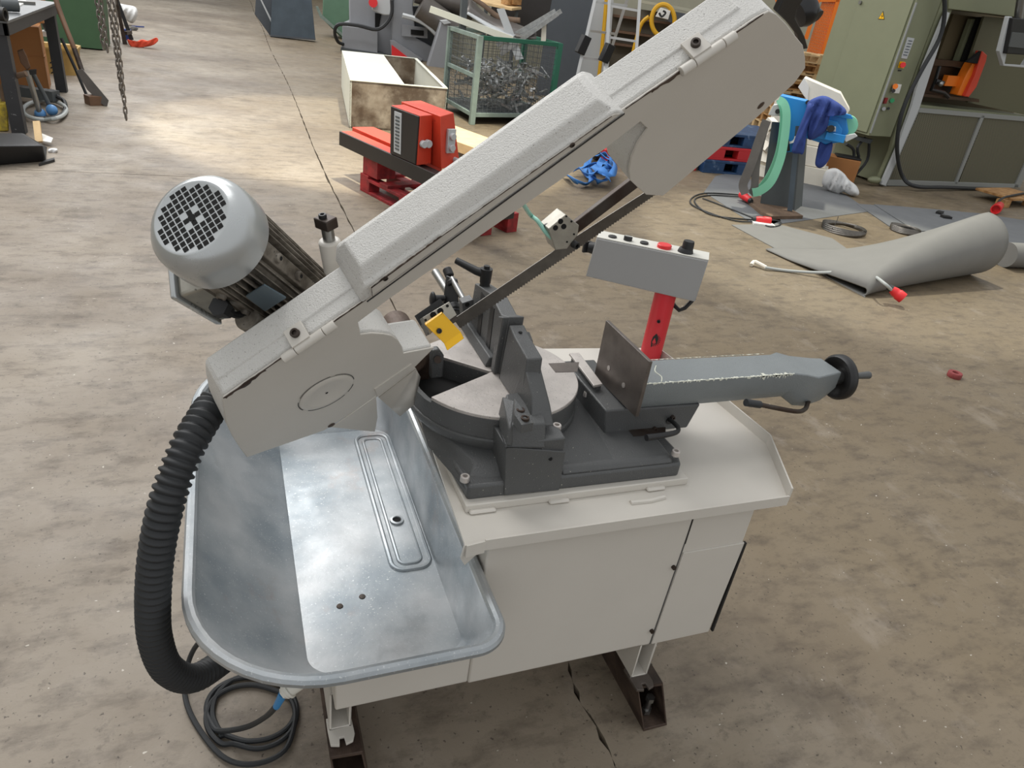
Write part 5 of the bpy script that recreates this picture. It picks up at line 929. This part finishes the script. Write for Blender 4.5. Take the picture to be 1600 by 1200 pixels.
# orange mesh fence and pallet stack
Po = Pl((9.9,11.6)); fe = thing('mesh_fence', Po.b, 'bright orange mesh fence panel left of the olive machine', 'fence')
for q in ([(1290,-20),(1283,-20),(1256,60),(1262,62),(1282,0)], [(1318,-20),(1312,-20),(1276,110),(1282,112)]): Po.slab('post', 'orange', fe, q, .05, .05)
Po.slab('rail', 'orange', fe, [(1282,-6),(1312,-6),(1311,3),(1280,3)], .05, .05); Po.slab('rail', 'orange', fe, [(1210,-4),(1230,-4),(1230,6),(1212,4)], .05, .05)
m_ = MB()
for i in range(14): barA(m_, Po.p(1288+i*2,-6), Po.p(1254+i*2,104), .014, .01, V((1,0,0)))
for i in range(26): t = i/25; barA(m_, Po.p(1290-34*t,-6+104*t), Po.p(1316-36*t,-4+112*t), .012, .01)
m_.build('wire_mesh', 'orange', fe, flat=True)['kind'] = 'stuff'
cb_ = pt(1268,158); base = V((8.7,10.3,0)); s_dir = V((.94,-.34,0)).normalized(); t_dir = V((.34,.94,0)).normalized()
Pq = Pl((8.9,10.4)); 
for i in range(9):
    wpallet(Pq.p(1218,128)-V((0,0,0)), s_dir, t_dir, 'wood' if i % 2 else 'wood_pale', ['wooden pallet at the very bottom of the stack','wooden pallet second from the floor','wooden pallet third from the floor','wooden pallet fourth from the floor','wooden pallet in the middle of the stack','wooden pallet sixth from the floor','wooden pallet third from the top of the stack','wooden pallet just below the top of the stack','topmost pallet of the stack behind the raised arm'][i], 1.2, .8, i*.146, group='stack of wooden pallets')

# ---- left side: bench, box, crate, tools
bp1, bp2 = V((-1.58,7.25,0)), V((-1.58,9.36,0)); wbn = thing('workbench', (-2.2,8.3,0), 'heavy black steel workbench with a grey top at the left edge', 'workbench')
for p in (bp1, bp2, V((-2.7,7.25,0)), V((-2.7,9.36,0))): m_ = MB(); m_.bx(p.x-.10, p.x, p.y, p.y+.10, 0, .80); m_.build('leg', 'bench_black', wbn, .003)
box('top_plate', 'bench_top', wbn, -2.8, -1.55, 7.22, 9.48, .85, .87, .003)
for (a, b, c, d) in ((-1.59,-1.56,7.23,9.47), (-2.79,-2.76,7.23,9.47), (-2.79,-1.56,7.23,7.26), (-2.79,-1.56,9.44,9.47)): box('apron', 'bench_black', wbn, a, b, c, d, .76, .85, .002)
def on(px, py, z=.87): return GZ(px, py, z)
c = on(12, 8); one(MB().prism([on(-10,8), on(20,18), on(42,4), on(30,-6), on(0,-8)], (0,0,.012)), 'paper_sheet', 'paper', 'white papers spread on the workbench', 'paper')
a = on(10,7,.93); m_ = MB(); m_.cyl(a-V((.05,0,0)), a+V((.07,.06,0)), .055); one(m_, 'cylinder_part', 'pedestal', 'short grey steel cylinder lying on the workbench', 'metal part'); a = on(30,4,.885); m_ = MB(); barA(m_, a-V((.12,.05,0)), a+V((.1,.12,0)), .05, .025); one(m_, 'file', 'steel', 'grey metal tool lying on the papers on the workbench', 'tool')
a = on(2,22,.92); m_ = MB(); m_.lathe(a, (1,-.2,0), [(.03,-.03),(.05,-.03),(.05,.03),(.03,.03),(.03,-.03)], 20); one(m_, 'black_ring', 'black', 'black ring at the front edge of the workbench', 'ring')
p = pt(82,141); bxo = thing('cardboard_box', (p.x-.3, p.y+.2, 0), 'tall brown cardboard box under the workbench', 'box'); T = Matrix.Translation(V((p.x-.02, p.y-.05, 0))) @ Matrix.Rotation(.12, 4, 'Z')
MB().bx(-.62, 0, 0, .45, 0, .62, T).build('carton', 'cardboard', bxo, .004); MB().bx(-.63, .01, -.006, .2, .33, .338, T).build('flap', 'cardboard', bxo); MB().bx(-.35, -.28, -.008, 0, .34, .60, T).build('tape', 'crate_yellow', bxo)
MB().bx(-.5, -.02, .0, .3, .62, .86, Matrix.Translation(V((p.x-.02,p.y+.35,0)))).build('carton', 'cardboard', bxo, .004)
p = pt(85,118); cr = thing('plastic_crate', (p.x, p.y, 0), 'yellowish plastic tub behind the cardboard box', 'crate'); m_ = MB(); c = V((p.x+.03, p.y+.3, 0))
ol_ = rrect(-.3,.22,-.25,.25,.1,5); 
def ring3(ol, s, z, c): return [c+V((x*s, y*s, z)) for x, y in ol]
loft_ = [ring3(ol_, .85, .0, c), ring3(ol_, .95, .25, c), ring3(ol_, 1.03, .27, c), ring3(ol_, 1.03, .30, c), ring3(ol_, .9, .29, c), ring3(ol_, .8, .03, c)]; loft(m_, loft_); m_.build('tub', 'crate_yellow', cr, angle=50)
for i in range(3): MB().prism([GH(78+i*1.0,97+i*8,(p.x,p.y)), GH(84,95+i*8,(p.x,p.y)), GH(84,97.5+i*8,(p.x,p.y)), GH(78+i,99.5+i*8,(p.x,p.y))], (0,-.01,0)).build('lettering', 'black', cr)
cP = Pl((-1.9,10.2)); G_plane[0] = cP; cloth([(60,18),(75,10),(84,20),(84,45),(78,55),(70,48),(64,35)], 0, .1, 'black', 'bin_bag', 8, .04, None, label='crumpled black bag hanging behind the workbench', cat='bag')
cP.slab('white_shelf', 'paper', None, [(60,56),(62,50),(80,50),(77,58)], .1, .2); tag(bpy.data.objects['white_shelf'], 'small white board jutting from the cardboard box', 'board')
# shovel
sv = thing('shovel', pt(166,168), 'shovel with a brown wooden handle leaning on the workbench', 'shovel'); Sp = Pl(pt(150,160))
m_ = MB(); m_.tube([Sp.p(84,-10,-.3), Sp.p(96,25,-.22), Sp.p(112,66,-.1), Sp.p(117,78,-.08)], .024, 12, sub=3); m_.build('handle', 'rib_brown', sv); m_ = MB(); m_.tube([Sp.p(116,76,-.08), Sp.p(128,110,.0)], .024, 12); m_.build('socket', 'dark_steel', sv)
m_ = MB(); m_.prism([Sp.p(119,110,.05), Sp.p(129,108,.07), Sp.p(170,157,.2), Sp.p(167,168,.2), Sp.p(158,162,.18), Sp.p(136,140,.1)], -Sp.n*.012); m_.build('blade', 'roll_steel', sv, .002); m_ = MB(); m_.prism([Sp.p(119,110,.02), Sp.p(160,166,.04), Sp.p(167,168,.11), Sp.p(163,160,.11)], -Sp.n*.01); m_.build('blade_edge', 'dark_steel', sv)
wd = MB(); wd.bx(-.07,.07,-.07,.07,0,.09, Matrix.Translation(pt(147,165)+V((0,.06,0)))@Matrix.Rotation(.5,4,'Z')); one(wd, 'wood_block', 'rib_brown', 'brown wooden block under the shovel blade', 'block'); m_ = MB(); m_.tube([Sp.p(96,60,-.3), Sp.p(118,108,-.2), Sp.p(138,155,-.1)], .015, 8); one(m_, 'steel_bar', 'black', 'thin black steel bar leaning behind the shovel', 'bar')
# bolt cutter with blue grips
Bc = Pl(pt(72,178)); bcx = thing('bolt_cutter', pt(72,178), 'long steel pipe tool with blue ball grips leaning on the bench leg', 'tool'); Bc.rod('handle', 'steel', bcx, (42,110), (62,176), .024, .1); Bc.rod('handle', 'pedestal', bcx, (50,112), (80,170), .02, .02)
for px, py in ((63,178),(81,172)): m_ = MB(); m_.sphere(Bc.p(px, py, .08), .05); m_.build('ball_grip', 'dial_blue', bcx)
Bc.slab('jaw', 'rib_brown', bcx, [(27,80),(36,77),(42,88),(48,106),(42,110),(32,98)], .08, .05, .006); Bc.slab('joint', 'black', bcx, [(46,110),(57,109),(57,116),(47,117)], .12, .05)
# channel steel, ring of cable, jack, wedge, card
m_ = MB(); barA(m_, pt(20,140,.10), pt(88,150,.10), .12, .09); one(m_, 'steel_channel', 'pedestal', 'grey steel channel lying under the workbench', 'channel')
for i, (r, l) in enumerate(((.0,'grey cable coiled on the floor below the blue grips'),)): 
    m_ = MB(); pts = [pt(70+34*math.cos(a), 172+15*math.sin(a), .02+.012*(k_ % 3)) for k_, a in enumerate([math.radians(x) for x in range(0, 720, 30)])]; m_.tube(pts, .017, 8, sub=3); one(m_, 'cable_coil', 'hose_grey', l, 'cable')
m_ = MB(); m_.tube([pt(88,150,.1), pt(100,158,.06), pt(102,172,.02), pt(92,182,.02), pt(70,186,.02)], .02, 8, sub=4); one(m_, 'cable', 'black', 'thick black cable curving beside the coil under the bench', 'cable')
Jp = Pl(pt(8,206)); jo = thing('hydraulic_jack', pt(8,206), 'worn yellow jack with a bent pipe handle at the left edge', 'jack'); Jp.slab('body', 'yellow_jack', jo, [(-30,160),(12,162),(14,205),(-30,208)], 0, .2, .01); m_ = MB(); m_.tube([Jp.p(8,164,-.1), Jp.p(5,140,-.1), Jp.p(10,126,-.05), Jp.p(22,120,0), Jp.p(41,115,.05)], .022, 10, sub=4); m_.build('pipe_handle', 'wood_dark', jo)
m_ = MB(); m_.hexa([pt(-40,262), pt(72,252), pt(75,230), pt(-40,225), pt(-40,228,.17), pt(68,228,.14), pt(36,208,.16), pt(-40,208,.17)]); wo = one(m_, 'black_ramp', 'black', 'black wedge-shaped plastic cover on the floor at the left edge', 'cover', bevel=.012)
m_ = MB(); m_.prism([pt(70,250,.02), pt(85,246,.02), pt(85,249,.02), pt(60,256,.02)], (0,0,-.018)); m_.build('lip', 'rubber', wo)
one(MB().prism([pt(66,210,.05), pt(83,217,.05), pt(80,224,.03), pt(64,221,.03)], (0,0,.008)), 'card', 'paper', 'small white card on the floor beside the black wedge', 'card'); m_ = MB(); barA(m_, pt(61,222,.03), GH(57,190,pt(61,222)), .05, .02, V((0,1,0))); one(m_, 'wood_strip', 'wood_pale', 'thin pale wood strip standing behind the black wedge', 'wood strip')
G_plane[0] = Pl(pt(83,238)); cloth([(75,236),(80,233),(90,234),(86,240),(78,241)], 0, .02, 'cloth_white', 'tissue', 3, .008, None, label='crumpled white tissue at the tip of the black wedge', cat='tissue')
# green wheelie bin and stand behind
p = pt(160,80); bn_ = thing('waste_bin', (p.x-.4, p.y+.3, 0), 'large dark green waste bin behind the workbench', 'bin'); m_ = MB(); ol_ = rrect(-1.1, 0, 0, .9, .10, 6); c = V((p.x+.08, p.y, 0)); o2 = lambda s, z: [V((c.x+(x+.5)*s-.5, c.y+.45+(y-.45)*s, z)) for x, y in ol_]; loft(m_, [o2(.90, .02), o2(1.0, 1.05), o2(1.04, 1.06), o2(1.04, 1.12)]); m_.build('tub', 'bin_green', bn_, angle=50)
m_ = MB(); m_.bx(c.x-1.12, c.x+.04, c.y-.02, c.y+.95, 1.12, 1.17); m_.build('lid', 'bin_green', bn_, .02)
sp_ = Pl(pt(203,70)); ts = thing('trestle', pt(203,70), 'dark steel trestle standing beside the green bin', 'trestle'); sp_.slab('leg', 'dark_steel', ts, [(178,-10),(182,-10),(199,70),(192,70)], .0, .12); sp_.slab('leg', 'bench_black', ts, [(177,-10),(182,-10),(209,62),(203,64)], -.3, .08); m_ = MB(); barA(m_, sp_.p(196,52,0), sp_.p(204,50,-.3), .05, .05); m_.build('brace', 'dark_steel', ts)
G_plane[0] = Pl(pt(203,72)); cloth([(199,62),(210,66),(222,62),(232,64),(244,59),(247,64),(238,71),(222,74),(206,74)], .05, .03, 'cloth_orange', 'rag', 4, .03, None, label='orange-red cloth on the floor by the trestle', cat='rag')
G_plane[0] = Pl(pt(205,40)); cloth([(180,6),(196,8),(212,12),(215,24),(208,36),(198,32),(186,20)], 0, .15, 'cloth_white', 'white_sack', 5, .05, None, label='white sack lying behind the trestle', cat='sack')
G_plane[0] = Pl(pt(212,48)); cloth([(198,44),(208,41),(216,45),(210,49),(200,48)], 0, .03, 'belt_grey', 'debris', 5, .02, None, label='small grey scrap bundle on the floor near the white sack', cat='scrap'); m_ = MB(); barA(m_, pt(206,41,.02), pt(225,42,.02), .02, .02); one(m_, 'blue_rod', 'denim', 'thin blue rod on the floor near the white sack', 'rod')
one(MB().bx(-.06,.06,-.06,.06,0,.16, Matrix.Translation(pt(200,62))), 'blue_can', 'denim', 'small blue can beside the trestle foot', 'can')
# blue strap on the floor
sp2 = Pl((3.6,7.0)); st_ = thing('lifting_strap', pt(925,275), 'tangled bright blue lifting strap on the floor, seen under the raised arm', 'strap')
rs = random.Random(5); loops = [[(884,276),(900,286),(918,289),(925,281),(915,268),(922,250),(935,243)], [(918,252),(925,275),(935,287),(950,278),(948,262),(935,252)], [(898,268),(915,262),(935,258),(955,264),(962,270)], [(930,246),(945,243),(955,252),(945,262),(930,258)], [(905,266),(918,275),(936,270),(950,282)], [(940,245),(960,258),(955,275),(938,268),(925,262)]]
for i, lp in enumerate(loops):
    P = spline([GZ(x, y, .02+.02*i+.03*(k_ % 2)) for k_, (x, y) in enumerate(lp)], 6); vs = []; m_ = MB()
    for j, q in enumerate(P):
        d = (P[min(j+1, len(P)-1)]-P[max(j-1, 0)]).normalized(); s_ = d.cross(V((0,0,1))).normalized(); a = .8*math.sin(j*.35+i); w_ = s_*math.cos(a)*.035+V((0,0,1))*abs(math.sin(a))*.035; vs += [q-w_+V((0,0,.01)), q+w_+V((0,0,.02))]
    m_.add(vs, [(2*j, 2*j+1, 2*j+3, 2*j+2) for j in range(len(P)-1)]); m_.build('strap_loop', 'strap_blue', st_, solid=.006)
bdr = MB(); bdr.bx(-.25,.25,-.15,.15,0,.16, Matrix.Translation(pt(952,248))); one(bdr, 'black_tray', 'black', 'dark tray on the floor behind the blue strap', 'tray', bevel=.01)
# chains
def torus_link(r, t): 
    mb = MB(); P = [V((0, r*.62*math.cos(a), 0)) + V((0,0, r*math.sin(a)*1.0 + (r*.55 if math.sin(a) > 0 else -r*.55))) for a in [2*math.pi*i/12 for i in range(12)]]; mb.tube(P, t, 6, closed=True); return mb
me_l = None; hangtop = 2.6
def chain(pbx, pby, ptx, pty, y, label):
    global me_l
    b = GY(pbx, pby, y); t = GY(ptx, pty, y); t = b+(t-b)*((hangtop-b.z)/(t.z-b.z)); t.y = b.y; root = thing('hoist_chain', b, label, 'chain', 'hanging chains'); pitch = .047; n = int((t-b).length/pitch)
    for i in range(n):
        if me_l is None: lo = torus_link(.022, .0066).build('link', 'chain_steel', root); me_l = lo.data
        else: lo = bpy.data.objects.new('link', me_l); COL.objects.link(lo); par(lo, root)
        lo.location = b+(t-b)*((i+.5)/n); lo.rotation_euler = (0, 0, (math.pi/2 if i % 2 else 0)+.5)
chain(197,186,178,0,7.3,'longest chain, hanging almost to the floor, right strand'); chain(191,150,170,0,7.33,'long chain strand left of and entwined with the longest one'); chain(168,80,157,0,7.35,'short chain strand ending beside the green bin, right one'); chain(162,76,151,0,7.38,'leftmost short chain strand in front of the green bin')
